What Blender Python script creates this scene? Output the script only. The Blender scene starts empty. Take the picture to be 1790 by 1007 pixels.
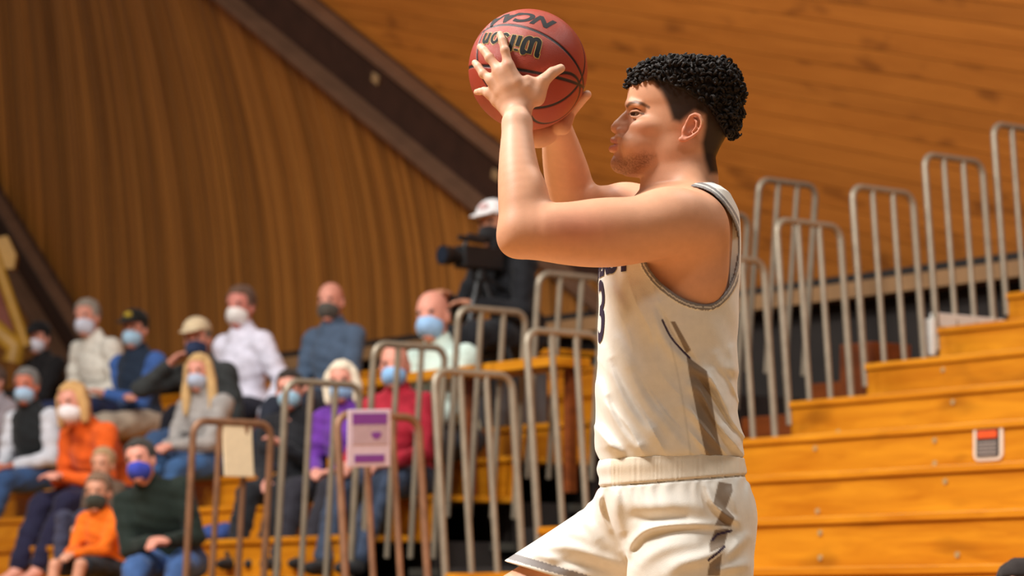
import bpy, bmesh, math, random
import numpy as np
from mathutils import Vector, Matrix, Quaternion

# ------------------------------------------------------------------ camera, world, lights
SC = bpy.context.scene
COL = SC.collection
FPX, HX, HY, CAMZ = 4757.0, 895.0, 1065.0, 0.60      # focal length and horizon of the 1790x1007 frame
PD = 5.5                                             # distance camera - player
cam_data = bpy.data.cameras.new('camera')
cam_data.sensor_width = 36.0
cam_data.lens = FPX / 1790.0 * 36.0
cam_data.shift_y = (HY - 503.5) / 1790.0
cam_data.clip_end = 200
cam_data.dof.use_dof = True
cam_data.dof.focus_distance = PD - 0.12
cam_data.dof.aperture_fstop = 5.0
cam = bpy.data.objects.new('camera', cam_data)
cam.location = (0, 0, CAMZ)
cam.rotation_euler = (math.radians(90), 0, 0)
COL.objects.link(cam)
SC.camera = cam

SC.view_settings.view_transform = 'Standard'
SC.view_settings.look = 'None'
SC.view_settings.gamma = 1.0
SC.view_settings.use_curve_mapping = False
SC.view_settings.exposure = -0.18

world = bpy.data.worlds.new('hall_air')
SC.world = world
world.use_nodes = True
world.node_tree.nodes['Background'].inputs[0].default_value = (1.0, 0.92, 0.82, 1)
world.node_tree.nodes['Background'].inputs[1].default_value = 0.09

def area_light(name, loc, target, sx, sy, power, color):
    d = bpy.data.lights.new(name, 'AREA')
    d.shape = 'RECTANGLE'; d.size = sx; d.size_y = sy; d.energy = power; d.color = color
    o = bpy.data.objects.new(name, d); COL.objects.link(o)
    o.location = loc
    o.rotation_euler = (Vector(target) - Vector(loc)).to_track_quat('-Z', 'Y').to_euler()
    return o
# the hall's ceiling lamps high over the court
WARM = (1.0, 0.975, 0.93)
area_light('court_lamp', (-4.6, 4.6, 7.6), (0.2, 5.5, 1.4), 2.2, 1.2, 1250, WARM)
area_light('court_lamp', (-3.0, 8.5, 8.5), (-1.0, 10.0, 0), 2.2, 1.2, 480, WARM)
area_light('court_lamp', (3.0, 6.5, 8.5), (3.0, 11.0, 0), 2.2, 1.2, 420, WARM)
area_light('court_lamp', (-6.0, 13.0, 8.5), (-5.0, 17.0, 0.5), 2.2, 1.2, 620, WARM)
area_light('court_lamp', (1.5, -1.0, 8.5), (0.6, 4.0, 0.0), 2.2, 1.2, 170, WARM)

# ------------------------------------------------------------------ helpers
def P(px, py, dy=0.0, base=PD):
    """point seen at frame position (px, py) at depth base + dy"""
    Y = base + dy
    return np.array([(px - HX) / FPX * Y, Y, CAMZ + (HY - py) / FPX * Y])

def lin(r, g, b):
    def c(v):
        v /= 255.0
        return v / 12.92 if v <= 0.04045 else ((v + 0.055) / 1.055) ** 2.4
    return (c(r), c(g), c(b), 1.0)

def tag(o, label=None, cat=None, group=None, kind=None):
    if label: o['label'] = label
    if cat: o['category'] = cat
    if group: o['group'] = group
    if kind: o['kind'] = kind
    return o

def empty(name, loc=(0, 0, 0), rz=0.0):
    o = bpy.data.objects.new(name, None)
    o.empty_display_size = 0.1
    o.location = loc; o.rotation_euler = (0, 0, rz)
    COL.objects.link(o)
    return o

def link_mesh(name, me, mat, parent=None):
    if mat and not me.materials: me.materials.append(mat)
    o = bpy.data.objects.new(name, me)
    COL.objects.link(o)
    if parent: o.parent = parent
    return o

def mesh(name, verts, faces, mat, parent=None, smooth=False):
    me = bpy.data.meshes.new(name)
    me.from_pydata([tuple(map(float, v)) for v in verts], [], [tuple(map(int, f)) for f in faces])
    if smooth: me.polygons.foreach_set('use_smooth', np.ones(len(me.polygons), bool))
    me.update()
    return link_mesh(name, me, mat, parent)

def np_mesh(name, V, Q, mat, parent=None, col=None, mats=None, matidx=None):
    """quads from numpy arrays, smooth shaded, optional colour attribute 'col'"""
    me = bpy.data.meshes.new(name)
    n, m = len(V), len(Q)
    me.vertices.add(n); me.vertices.foreach_set('co', np.asarray(V, np.float32).ravel())
    me.loops.add(m * 4); me.loops.foreach_set('vertex_index', np.asarray(Q, np.int32).ravel())
    me.polygons.add(m)
    me.polygons.foreach_set('loop_start', np.arange(0, m * 4, 4, dtype=np.int32))
    me.update(calc_edges=True)
    me.polygons.foreach_set('use_smooth', np.ones(m, bool))
    if col is not None:
        a = me.color_attributes.new('col', 'FLOAT_COLOR', 'POINT')
        c = np.ones((n, 4), np.float32); c[:, :3] = col
        a.data.foreach_set('color', c.ravel())
    me.validate()
    return link_mesh(name, me, mat, parent)

class MB:
    """collects simple solids into one mesh"""
    def __init__(s): s.v = []; s.f = []
    def box(s, c, size, rot=None):
        c = np.array(c, float); h = np.array(size, float) / 2
        R = np.eye(3) if rot is None else np.array(rot)
        n = len(s.v)
        for i in range(8):
            q = h * np.array([1 if i & 1 else -1, 1 if i & 2 else -1, 1 if i & 4 else -1])
            s.v.append(c + R @ q)
        s.f += [tuple(n + j for j in q) for q in ((0, 2, 3, 1), (4, 5, 7, 6), (0, 1, 5, 4), (2, 6, 7, 3), (0, 4, 6, 2), (1, 3, 7, 5))]
        return s
    def tube(s, pts, r, seg=10, cap=True):
        pts = [np.array(p, float) for p in pts]; n0 = len(s.v); N = len(pts)
        rr = r if hasattr(r, '__len__') else [r] * N
        prev = None
        for i, p in enumerate(pts):
            t = pts[min(i + 1, N - 1)] - pts[max(i - 1, 0)]; t /= np.linalg.norm(t) + 1e-9
            if prev is None:
                a = np.array([0, 0, 1.0]) if abs(t[2]) < 0.9 else np.array([1.0, 0, 0])
                prev = np.cross(t, a)
            prev = prev - t * np.dot(prev, t); prev /= np.linalg.norm(prev) + 1e-9
            b = np.cross(t, prev)
            for k in range(seg):
                an = 2 * math.pi * k / seg
                s.v.append(p + rr[i] * (math.cos(an) * prev + math.sin(an) * b))
        for i in range(N - 1):
            for k in range(seg):
                k2 = (k + 1) % seg
                s.f.append((n0 + i * seg + k, n0 + i * seg + k2, n0 + (i + 1) * seg + k2, n0 + (i + 1) * seg + k))
        if cap:
            s.f.append(tuple(n0 + k for k in reversed(range(seg))))
            s.f.append(tuple(n0 + (N - 1) * seg + k for k in range(seg)))
        return s
    def disc(s, c, axis, r, h, seg=12):
        axis = np.array(axis, float); axis /= np.linalg.norm(axis)
        return s.tube([np.array(c) - axis * h / 2, np.array(c) + axis * h / 2], r, seg)
    def prism(s, poly, ext):
        """poly: 3D points of a planar outline, ext: extrusion vector"""
        n0 = len(s.v); N = len(poly); e = np.array(ext, float)
        for p in poly: s.v.append(np.array(p, float))
        for p in poly: s.v.append(np.array(p, float) + e)
        s.f.append(tuple(n0 + i for i in range(N))); s.f.append(tuple(n0 + N + i for i in reversed(range(N))))
        for i in range(N):
            j = (i + 1) % N
            s.f.append((n0 + i, n0 + N + i, n0 + N + j, n0 + j))
        return s
    def build(s, name, mat, parent=None, smooth=False, bevel=0.0):
        o = mesh(name, s.v, s.f, mat, parent, smooth)
        bm = bmesh.new(); bm.from_mesh(o.data); bmesh.ops.recalc_face_normals(bm, faces=bm.faces); bm.to_mesh(o.data); bm.free()
        if smooth:
            try: o.data.set_sharp_from_angle(angle=math.radians(50))
            except Exception: pass
        if bevel > 0:
            m = o.modifiers.new('bevel', 'BEVEL'); m.width = bevel; m.segments = 2; m.limit_method = 'ANGLE'
        return o

# ------------------------------------------------------------------ materials
MATS = {}
def new_mat(name):
    m = bpy.data.materials.new(name); m.use_nodes = True
    return m, m.node_tree, m.node_tree.nodes['Principled BSDF']

def plain(name, rgb, rough=0.6, metal=0.0, noise=0.12, scale=30.0, bump=0.0, spec=0.5, sheen=0.0):
    if name in MATS: return MATS[name]
    m, nt, b = new_mat(name)
    tc = nt.nodes.new('ShaderNodeTexCoord'); nz = nt.nodes.new('ShaderNodeTexNoise')
    nz.inputs['Scale'].default_value = scale; nz.inputs['Detail'].default_value = 4
    nt.links.new(tc.outputs['Object'], nz.inputs['Vector'])
    rp = nt.nodes.new('ShaderNodeValToRGB')
    c = np.array(rgb[:3])
    rp.color_ramp.elements[0].position = 0.3; rp.color_ramp.elements[1].position = 0.7
    rp.color_ramp.elements[0].color = tuple(c * (1 - noise)) + (1,)
    rp.color_ramp.elements[1].color = tuple(np.minimum(c * (1 + noise), 1)) + (1,)
    nt.links.new(nz.outputs['Fac'], rp.inputs['Fac']); nt.links.new(rp.outputs['Color'], b.inputs['Base Color'])
    b.inputs['Roughness'].default_value = rough; b.inputs['Metallic'].default_value = metal
    b.inputs['Specular IOR Level'].default_value = spec
    b.inputs['Sheen Weight'].default_value = sheen
    if bump > 0:
        bp = nt.nodes.new('ShaderNodeBump'); bp.inputs['Strength'].default_value = bump; bp.inputs['Distance'].default_value = 0.01
        nt.links.new(nz.outputs['Fac'], bp.inputs['Height']); nt.links.new(bp.outputs['Normal'], b.inputs['Normal'])
    MATS[name] = m
    return m

def wood(name, dark, light, grain=(1.2, 18, 18), rough=0.45, attr=None, plankvar=0.0, contrast=(0.3, 0.7), spec=0.4, knots=0.0):
    """grain stretched along local x (or along the x of the vector attribute 'pc')"""
    m, nt, b = new_mat(name)
    if attr:
        src = nt.nodes.new('ShaderNodeAttribute'); src.attribute_name = attr; vec = src.outputs['Vector']
    else:
        src = nt.nodes.new('ShaderNodeTexCoord'); vec = src.outputs['Object']
    mp = nt.nodes.new('ShaderNodeMapping'); mp.inputs['Scale'].default_value = grain
    nt.links.new(vec, mp.inputs['Vector'])
    nz = nt.nodes.new('ShaderNodeTexNoise'); nz.inputs['Scale'].default_value = 1.0; nz.inputs['Detail'].default_value = 6
    nz.inputs['Roughness'].default_value = 0.6; nz.inputs['Distortion'].default_value = 0.8
    nt.links.new(mp.outputs['Vector'], nz.inputs['Vector'])
    rp = nt.nodes.new('ShaderNodeValToRGB')
    rp.color_ramp.elements[0].position, rp.color_ramp.elements[1].position = contrast
    rp.color_ramp.elements[0].color = dark; rp.color_ramp.elements[1].color = light
    nt.links.new(nz.outputs['Fac'], rp.inputs['Fac'])
    out = rp.outputs['Color']
    if plankvar > 0:
        sx = nt.nodes.new('ShaderNodeSeparateXYZ'); nt.links.new(vec, sx.inputs[0])
        wn = nt.nodes.new('ShaderNodeTexWhiteNoise'); wn.noise_dimensions = '1D'; nt.links.new(sx.outputs['Z'], wn.inputs['W'])
        mr = nt.nodes.new('ShaderNodeMapRange'); mr.inputs['To Min'].default_value = 1 - plankvar; mr.inputs['To Max'].default_value = 1 + plankvar
        nt.links.new(wn.outputs['Value'], mr.inputs['Value'])
        vm = nt.nodes.new('ShaderNodeVectorMath'); vm.operation = 'SCALE'
        nt.links.new(out, vm.inputs[0]); nt.links.new(mr.outputs['Result'], vm.inputs['Scale'])
        out = vm.outputs[0]
    if knots > 0:
        mp2 = nt.nodes.new('ShaderNodeMapping'); mp2.inputs['Scale'].default_value = (2.2, 5.5, 5.5)
        nt.links.new(vec, mp2.inputs['Vector'])
        n2 = nt.nodes.new('ShaderNodeTexNoise'); n2.inputs['Scale'].default_value = 1.0; n2.inputs['Detail'].default_value = 2
        nt.links.new(mp2.outputs['Vector'], n2.inputs['Vector'])
        r2 = nt.nodes.new('ShaderNodeValToRGB'); r2.color_ramp.elements[0].position = 0.60; r2.color_ramp.elements[1].position = 0.74
        r2.color_ramp.elements[0].color = (1, 1, 1, 1); r2.color_ramp.elements[1].color = (1 - knots, 1 - knots * 1.1, 1 - knots * 1.2, 1)
        nt.links.new(n2.outputs['Fac'], r2.inputs['Fac'])
        mx = nt.nodes.new('ShaderNodeMix'); mx.data_type = 'RGBA'; mx.blend_type = 'MULTIPLY'; mx.inputs['Factor'].default_value = 1
        nt.links.new(out, mx.inputs['A']); nt.links.new(r2.outputs['Color'], mx.inputs['B']); out = mx.outputs['Result']
    nt.links.new(out, b.inputs['Base Color'])
    b.inputs['Roughness'].default_value = rough; b.inputs['Specular IOR Level'].default_value = spec
    bp = nt.nodes.new('ShaderNodeBump'); bp.inputs['Strength'].default_value = 0.12; bp.inputs['Distance'].default_value = 0.004
    nt.links.new(nz.outputs['Fac'], bp.inputs['Height']); nt.links.new(bp.outputs['Normal'], b.inputs['Normal'])
    return m

M_BENCH = wood('bench_wood', lin(180, 106, 10), lin(216, 144, 28), grain=(1.6, 14, 14), rough=0.38, knots=0.35)
M_STEP = wood('step_wood', lin(96, 44, 14), lin(134, 66, 22), grain=(1.6, 14, 14), rough=0.5)
M_COURT = wood('court_wood', lin(172, 132, 84), lin(200, 158, 108), grain=(0.8, 12, 12), rough=0.3)
M_ROOFWOOD = wood('roof_wood', lin(158, 90, 26), lin(178, 106, 36), grain=(0.9, 9, 3), rough=0.55, attr='pc', plankvar=0.08, knots=0.4)
M_WALLWOOD = wood('wall_wood', lin(106, 58, 18), lin(194, 126, 54), grain=(0.3, 40, 3), rough=0.5, attr='pc', plankvar=0.32, contrast=(0.3, 0.72))
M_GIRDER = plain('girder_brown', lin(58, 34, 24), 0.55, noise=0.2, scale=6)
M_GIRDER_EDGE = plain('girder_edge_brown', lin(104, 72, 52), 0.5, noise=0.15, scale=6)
M_PLATE = plain('plate_tan', lin(160, 128, 90), 0.5, noise=0.1)
M_RAIL = plain('rail_steel', lin(150, 138, 120), 0.42, metal=0.35, noise=0.12, scale=14)
M_RAILB = plain('rail_steel_rusty', lin(136, 98, 72), 0.5, metal=0.25, noise=0.2, scale=14)
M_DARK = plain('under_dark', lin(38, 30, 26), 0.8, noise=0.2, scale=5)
M_LEDGE = plain('ledge_tan', lin(150, 112, 74), 0.6, noise=0.12, scale=5)
M_BRACE = plain('brace_steel', lin(92, 88, 80), 0.5, metal=0.4)
M_YELLOW = plain('yellow_paint', lin(166, 122, 36), 0.5, noise=0.15, scale=8)
M_WHITEP = plain('white_paint', lin(222, 220, 214), 0.5, noise=0.05)
M_BOLT = plain('bolt_zinc', lin(205, 180, 130), 0.35, metal=0.5)

# ------------------------------------------------------------------ implicit surfaces -> mesh
class Field:
    """a list of shapes combined one after another; every shape is a function of points (N,3) -> distance"""
    def __init__(s): s.ops = []
    def add(s, fn, k=0.01): s.ops.append(('u', fn, k)); return s
    def sub(s, fn, k=0.004): s.ops.append(('s', fn, k)); return s
    def cut(s, fn, k=0.002): s.ops.append(('i', fn, k)); return s
    def disp(s, fn, amp=0.02): s.ops.append(('d', fn, amp)); return s
    def __call__(s, p, ops=None):
        d = np.full(len(p), 10.0, np.float32)
        for t, fn, k in (s.ops if ops is None else ops):
            e = fn(p)
            if t == 'u':
                if k > 0:
                    h = np.clip(0.5 + 0.5 * (d - e) / k, 0, 1); d = d + (e - d) * h - k * h * (1 - h)
                else: d = np.minimum(d, e)
            elif t == 's':
                h = np.clip(0.5 - 0.5 * (d + e) / k, 0, 1); d = d + (-e - d) * h + k * h * (1 - h)
            elif t == 'i':
                h = np.clip(0.5 - 0.5 * (d - e) / k, 0, 1); d = d + (e - d) * h + k * h * (1 - h)
            else: d = d + e
        return d

def polygonise(field, lo, hi, h, B=12):
    """surface nets over sparse blocks; returns vertices and quads"""
    lo = np.array(lo, float); hi = np.array(hi, float)
    nb = np.ceil((hi - lo) / (h * B)).astype(int) + 1
    gi = np.stack(np.meshgrid(*[np.arange(n) for n in nb], indexing='ij'), -1).reshape(-1, 3)
    cen = lo + (gi + 0.5) * B * h
    dc = field(cen.astype(np.float32))
    R = B * h * 0.8661 * 1.5 + 0.012 + sum(k for t, f_, k in field.ops if t == 'd')
    dsum = sum(k for t, f_, k in field.ops if t == 'd')
    keep = np.abs(dc) < R
    gi, cen, dc = gi[keep], cen[keep], dc[keep]
    nbk = len(gi); n1 = B + 1
    loc = np.stack(np.meshgrid(*[np.arange(n1)] * 3, indexing='ij'), -1).reshape(-1, 3)
    D = np.full((nbk, n1 ** 3), 10.0, np.float32)
    rad = B * h * 0.8661
    pts_all = (lo + (gi[:, None, :] * B + loc[None]) * h).astype(np.float32)
    for t, fn, k in field.ops:
        ec = fn(cen.astype(np.float32))
        if t == 'u': act = ec - rad < np.abs(dc) + 2 * rad + k + 0.02
        elif t == 's': act = np.abs(ec) < 4 * rad + k + 0.02; act |= ec < 0
        else: act = np.ones(nbk, bool)
        idx = np.nonzero(act)[0]
        for c0 in range(0, len(idx), 200):
            ii = idx[c0:c0 + 200]
            if t == 'd':
                d = D[ii]; msk = np.abs(d) < 2.5 * h + 2.2 * dsum
                if msk.any():
                    d[msk] += fn(pts_all[ii][msk]); D[ii] = d
                continue
            e = fn(pts_all[ii].reshape(-1, 3)).reshape(len(ii), -1); d = D[ii]
            if t == 'u':
                if k > 0:
                    w = np.clip(0.5 + 0.5 * (d - e) / k, 0, 1); d = d + (e - d) * w - k * w * (1 - w)
                else: d = np.minimum(d, e)
            elif t == 's':
                w = np.clip(0.5 - 0.5 * (d + e) / k, 0, 1); d = d + (-e - d) * w + k * w * (1 - w)
            elif t == 'i':
                w = np.clip(0.5 - 0.5 * (d - e) / k, 0, 1); d = d + (e - d) * w + k * w * (1 - w)
            else: d = d + e
            D[ii] = d
    D = D.reshape(nbk, n1, n1, n1)
    tot = nb * B + 1
    S = (D < 0)
    # cells
    cs = [S[:, i:i + B, j:j + B, k:k + B] for i in (0, 1) for j in (0, 1) for k in (0, 1)]
    cnt = sum(c.astype(np.int8) for c in cs)
    m = (cnt > 0) & (cnt < 8)
    bi, ci, cj, ck = np.nonzero(m)
    vals = np.stack([D[bi, ci + i, cj + j, ck + k] for i in (0, 1) for j in (0, 1) for k in (0, 1)], 1)
    offs = np.array([(i, j, k) for i in (0, 1) for j in (0, 1) for k in (0, 1)], float)
    acc = np.zeros((len(bi), 3)); num = np.zeros(len(bi))
    for a in range(8):
        for b in range(a + 1, 8):
            if np.abs(offs[a] - offs[b]).sum() != 1: continue
            va, vb = vals[:, a], vals[:, b]
            x = (va < 0) != (vb < 0)
            tt = np.where(x, va / np.where(x, va - vb, 1), 0)
            acc += np.where(x[:, None], offs[a] + tt[:, None] * (offs[b] - offs[a]), 0); num += x
    loc_v = acc / num[:, None]
    g = gi[bi] * B + np.stack([ci, cj, ck], 1)
    V = lo + (g + loc_v) * h
    cid = (g[:, 0].astype(np.int64) * tot[1] + g[:, 1]) * tot[2] + g[:, 2]
    order = np.argsort(cid); scid = cid[order]
    def look(q):
        c = (q[:, 0].astype(np.int64) * tot[1] + q[:, 1]) * tot[2] + q[:, 2]
        p = np.clip(np.searchsorted(scid, c), 0, len(scid) - 1)
        return np.where(scid[p] == c, order[p], -1)
    quads = []
    for ax in range(3):
        a0 = S[:, :B, :B, :B]
        sl = [slice(0, B)] * 3; sl[ax] = slice(1, B + 1)
        a1 = S[(slice(None),) + tuple(sl)]
        bi2, i, j, k = np.nonzero(a0 != a1)
        if not len(bi2): continue
        g2 = gi[bi2] * B + np.stack([i, j, k], 1)
        e1 = np.zeros(3, int); e2 = np.zeros(3, int); e1[(ax + 1) % 3] = 1; e2[(ax + 2) % 3] = 1
        q = np.stack([look(g2), look(g2 - e1), look(g2 - e1 - e2), look(g2 - e2)], 1)
        flip = a0[bi2, i, j, k]
        q[~flip] = q[~flip][:, ::-1]
        quads.append(q[(q >= 0).all(1)])
    return V, np.concatenate(quads)

F32 = np.float32
def s_cone(a, b, ra, rb):
    a = np.array(a, F32); b = np.array(b, F32); ab = b - a; L = float(ab @ ab) + 1e-12
    def fn(p):
        q = p - a; dt = q @ ab
        t = np.clip(dt / L, 0, 1)
        return np.sqrt(np.maximum(np.einsum('ij,ij->i', q, q) - t * (2 * dt - t * L), 0)) - (ra + (rb - ra) * t)
    return fn
def s_chain(pts, rr, k=0.0):
    cs = [s_cone(pts[i], pts[i + 1], rr[i], rr[i + 1]) for i in range(len(pts) - 1)]
    def fn(p):
        d = cs[0](p)
        for c in cs[1:]:
            e = c(p)
            if k > 0:
                w = np.clip(0.5 + 0.5 * (d - e) / k, 0, 1); d = d + (e - d) * w - k * w * (1 - w)
            else: d = np.minimum(d, e)
        return d
    return fn
def s_limb(pts, rr, n=3):
    """smooth tapered limb through the given stations"""
    q = spline([np.append(np.array(p, float), r) for p, r in zip(pts, rr)], n)
    return s_chain([v[:3] for v in q], [v[3] for v in q])
def s_ball(c, r):
    c = np.array(c, F32)
    return lambda p: np.sqrt(((p - c) ** 2).sum(1)) - r
def s_ell(c, rad, R=None):
    c = np.array(c, F32); rad = np.array(rad, F32); M = None if R is None else np.array(R, F32)
    def fn(p):
        q = p - c
        if M is not None: q = q @ M          # columns of M are the ellipsoid's axes
        q = q / rad; k0 = np.sqrt(np.einsum('ij,ij->i', q, q)); q = q / rad; k1 = np.sqrt(np.einsum('ij,ij->i', q, q)) + 1e-6
        return k0 * (k0 - 1) / k1
    return fn
def s_box(c, half, r=0.01, R=None):
    c = np.array(c, F32); half = np.array(half, F32) - r; M = None if R is None else np.array(R, F32)
    def fn(p):
        q = p - c
        if M is not None: q = q @ M
        q = np.abs(q) - half
        return np.sqrt((np.maximum(q, 0) ** 2).sum(1)) + np.minimum(q.max(1), 0) - r
    return fn
def s_plane(c, n):
    """negative on the side opposite to n"""
    c = np.array(c, F32); n = np.array(n, F32); n = n / np.linalg.norm(n)
    return lambda p: (p - c) @ n
def s_loft(zs, cx, cy, rx, ry, e=2.0):
    """upright column of (super)elliptic sections"""
    o = np.argsort(zs); zs, cx, cy, rx, ry = [np.array(a, float)[o] for a in (zs, cx, cy, rx, ry)]
    def smooth_interp(z, a):
        # Catmull-Rom through the stations
        i = np.clip(np.searchsorted(zs, z) - 1, 0, len(zs) - 2)
        t = np.clip((z - zs[i]) / (zs[i + 1] - zs[i]), 0, 1)
        p0 = a[np.maximum(i - 1, 0)]; p1 = a[i]; p2 = a[i + 1]; p3 = a[np.minimum(i + 2, len(a) - 1)]
        return 0.5 * (2 * p1 + (p2 - p0) * t + (2 * p0 - 5 * p1 + 4 * p2 - p3) * t ** 2 + (3 * p1 - p0 - 3 * p2 + p3) * t ** 3)
    def fn(p):
        z = p[:, 2]
        a, b = smooth_interp(z, rx), smooth_interp(z, ry)
        X = np.abs(p[:, 0] - smooth_interp(z, cx)) / a; Y = np.abs(p[:, 1] - smooth_interp(z, cy)) / b
        k = (X ** e + Y ** e) ** (1 / e)
        g = np.sqrt((X / a) ** 2 + (Y / b) ** 2) / np.maximum(np.sqrt(X * X + Y * Y), 1e-4)
        d = (k - 1) / np.maximum(g, 1e-3)
        dz = np.maximum(zs[0] - z, z - zs[-1])
        return np.where(dz > 0, np.sqrt(np.maximum(d, 0) ** 2 + dz ** 2), np.maximum(d, dz)).astype(F32)
    return fn
def seg_dist2d(x, y, pts, closed=False):
    d = np.full(len(x), 1e9, F32)
    n = len(pts)
    for i in range(n if closed else n - 1):
        ax, ay = pts[i]; bx, by = pts[(i + 1) % n]
        ex, ey = bx - ax, by - ay
        t = np.clip(((x - ax) * ex + (y - ay) * ey) / (ex * ex + ey * ey + 1e-9), 0, 1)
        d = np.minimum(d, (x - ax - t * ex) ** 2 + (y - ay - t * ey) ** 2)
    return np.sqrt(d)
def poly_sd(x, y, pts):
    """signed distance to a closed outline, negative inside"""
    ins = np.zeros(len(x), bool); n = len(pts)
    for i in range(n):
        ax, ay = pts[i]; bx, by = pts[(i + 1) % n]
        c = ((ay > y) != (by > y)) & (x < (bx - ax) * (y - ay) / ((by - ay) if by != ay else 1e-9) + ax)
        ins ^= c
    d = seg_dist2d(x, y, pts, True)
    return np.where(ins, -d, d)
class Map2D:
    """a function of two coordinates sampled once on a grid and read back bilinearly"""
    def __init__(s, fn, x0, x1, y0, y1, st=0.7):
        s.x0, s.y0, s.st = x0, y0, st; s.nx, s.ny = int((x1 - x0) / st) + 2, int((y1 - y0) / st) + 2
        X, Y = np.meshgrid(x0 + st * np.arange(s.nx), y0 + st * np.arange(s.ny), indexing='ij')
        s.g = fn(X.ravel(), Y.ravel()).reshape(s.nx, s.ny).astype(F32)
    def __call__(s, x, y):
        u = np.clip((x - s.x0) / s.st, 0, s.nx - 1.001); v = np.clip((y - s.y0) / s.st, 0, s.ny - 1.001)
        i = u.astype(np.int32); j = v.astype(np.int32); u = u - i; v = v - j; g = s.g
        return g[i, j] * (1 - u) * (1 - v) + g[i + 1, j] * u * (1 - v) + g[i, j + 1] * (1 - u) * v + g[i + 1, j + 1] * u * v
def to_px(p):
    return HX + FPX * p[:, 0] / p[:, 1], HY - FPX * (p[:, 2] - CAMZ) / p[:, 1]
def spline(pts, n=6):
    pts = [np.array(p, float) for p in pts]; out = []
    for i in range(len(pts) - 1):
        p0 = pts[max(i - 1, 0)]; p1 = pts[i]; p2 = pts[i + 1]; p3 = pts[min(i + 2, len(pts) - 1)]
        for k in range(n):
            t = k / n
            out.append(0.5 * (2 * p1 + (p2 - p0) * t + (2 * p0 - 5 * p1 + 4 * p2 - p3) * t ** 2 + (3 * p1 - p0 - 3 * p2 + p3) * t ** 3))
    out.append(pts[-1]); return out
def smooth01(x, a, b):
    t = np.clip((x - a) / (b - a), 0, 1); return t * t * (3 - 2 * t)
# ------------------------------------------------------------------ the hall
BA, BOX, BOY, BZ0, BRUN, BRISE, AISLE = 0.6597, 1.4287, 14.0, CAMZ + 1.0678, 0.5489, 0.2252, 1.627
BRZ = BA - math.pi / 2
UU = np.array([-math.sin(BA), math.cos(BA), 0]); VV = np.array([math.cos(BA), math.sin(BA), 0]); UP = np.array([0, 0, 1.0])
BO = np.array([BOX, BOY, 0.0])
def BL(x, y, z): return BO - UU * x + VV * y + UP * z          # bleacher coordinates: x along the rows, y back, z up
def rowz(k): return BZ0 + BRISE * k
def on_v(px, py, voff):
    """point at frame position on the upright plane parallel to the rows at distance voff"""
    q = BO + VV * voff; s = (px - HX) / FPX
    t = (s * q[1] - q[0]) / (UU[0] - s * UU[1]); d = q[1] + t * UU[1]
    return np.array([s * d, d, CAMZ + (HY - py) * d / FPX])
def local_x(px, voff):
    p = on_v(px, 500, voff) - BO
    return -float(p @ UU)

fl = MB().box((0, 12, -0.05), (40, 60, 0.1)).build('floor', M_COURT)
tag(fl, 'varnished pale wooden court floor', 'floor', kind='structure')

# --- bleachers -------------------------------------------------------------
def bleacher(label, x0, x1, kmin, kmax, ends=None, bolts=False):
    root = empty('bleacher', BO, BRZ)
    tag(root, label, 'bleacher', 'wooden bleacher sections')
    for k in range(kmin, kmax + 1):
        xa, xb = x0, x1
        if ends and k in ends: xa, xb = ends[k]
        z = rowz(k); y = BRUN * k
        MB().box(((xa + xb) / 2, y + BRUN / 2 + 0.005, z - 0.0175), (xb - xa, BRUN + 0.03, 0.035)).build('seat_board', M_BENCH, root, bevel=0.006)
        rz = MB().box(((xa + xb) / 2, y + 0.02, z - 0.035 - (BRISE - 0.035) / 2 - 0.002), (xb - xa - 0.004, 0.028, BRISE - 0.037)).build('riser_board', M_BENCH, root, bevel=0.004)
        if bolts:
            n = 0
            for bx in np.arange(0.35 + 0.2 * (k % 3), xb - xa, 0.78):
                for bz in (0.07, 0.175):
                    if (n * 7 + k) % 3 == 0:
                        n += 1; continue
                    MB().disc((xa + bx, y + 0.004, z - bz), (0, 1, 0), 0.013, 0.008, 10).build('bolt', M_BOLT, rz)
                    n += 1
    return root
b_right = bleacher('empty honey coloured wooden bleacher rows right of the player', 0.0, 5.6, -6, 3, bolts=True)
b_left = bleacher('honey coloured wooden bleacher rows where the masked spectators sit', -15.0, -AISLE, -6, 3,
                  ends={2: (-15.0, -AISLE - 0.9), 3: (-15.0, -4.0)})
# dark carcass under the rows with its end frame towards the aisle
for root, xa, xb in ((b_right, 0.05, 5.5), (b_left, -14.9, -AISLE - 0.06)):
    m = MB()
    for k in range(-6, 4):
        if root is b_left and k == 3: xb = -4.1
        m.box(((xa + xb) / 2, BRUN * k + BRUN / 2 + 0.06, (rowz(k) - 0.25) / 2), (xb - xa, BRUN - 0.02, max(rowz(k) - 0.25, 0.03)))
    m.build('carcass', M_DARK, root)
for k, zz in ((-3, 0.42), (-2, 0.42), (-1, 0.50), (0, 0.5), (1, 0.5)):
    MB().box((-AISLE - 0.03, BRUN * k + BRUN * 0.6, rowz(k) - zz), (0.04, BRUN * 1.6, 0.045)).build('brace', M_BRACE, b_left)
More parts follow.
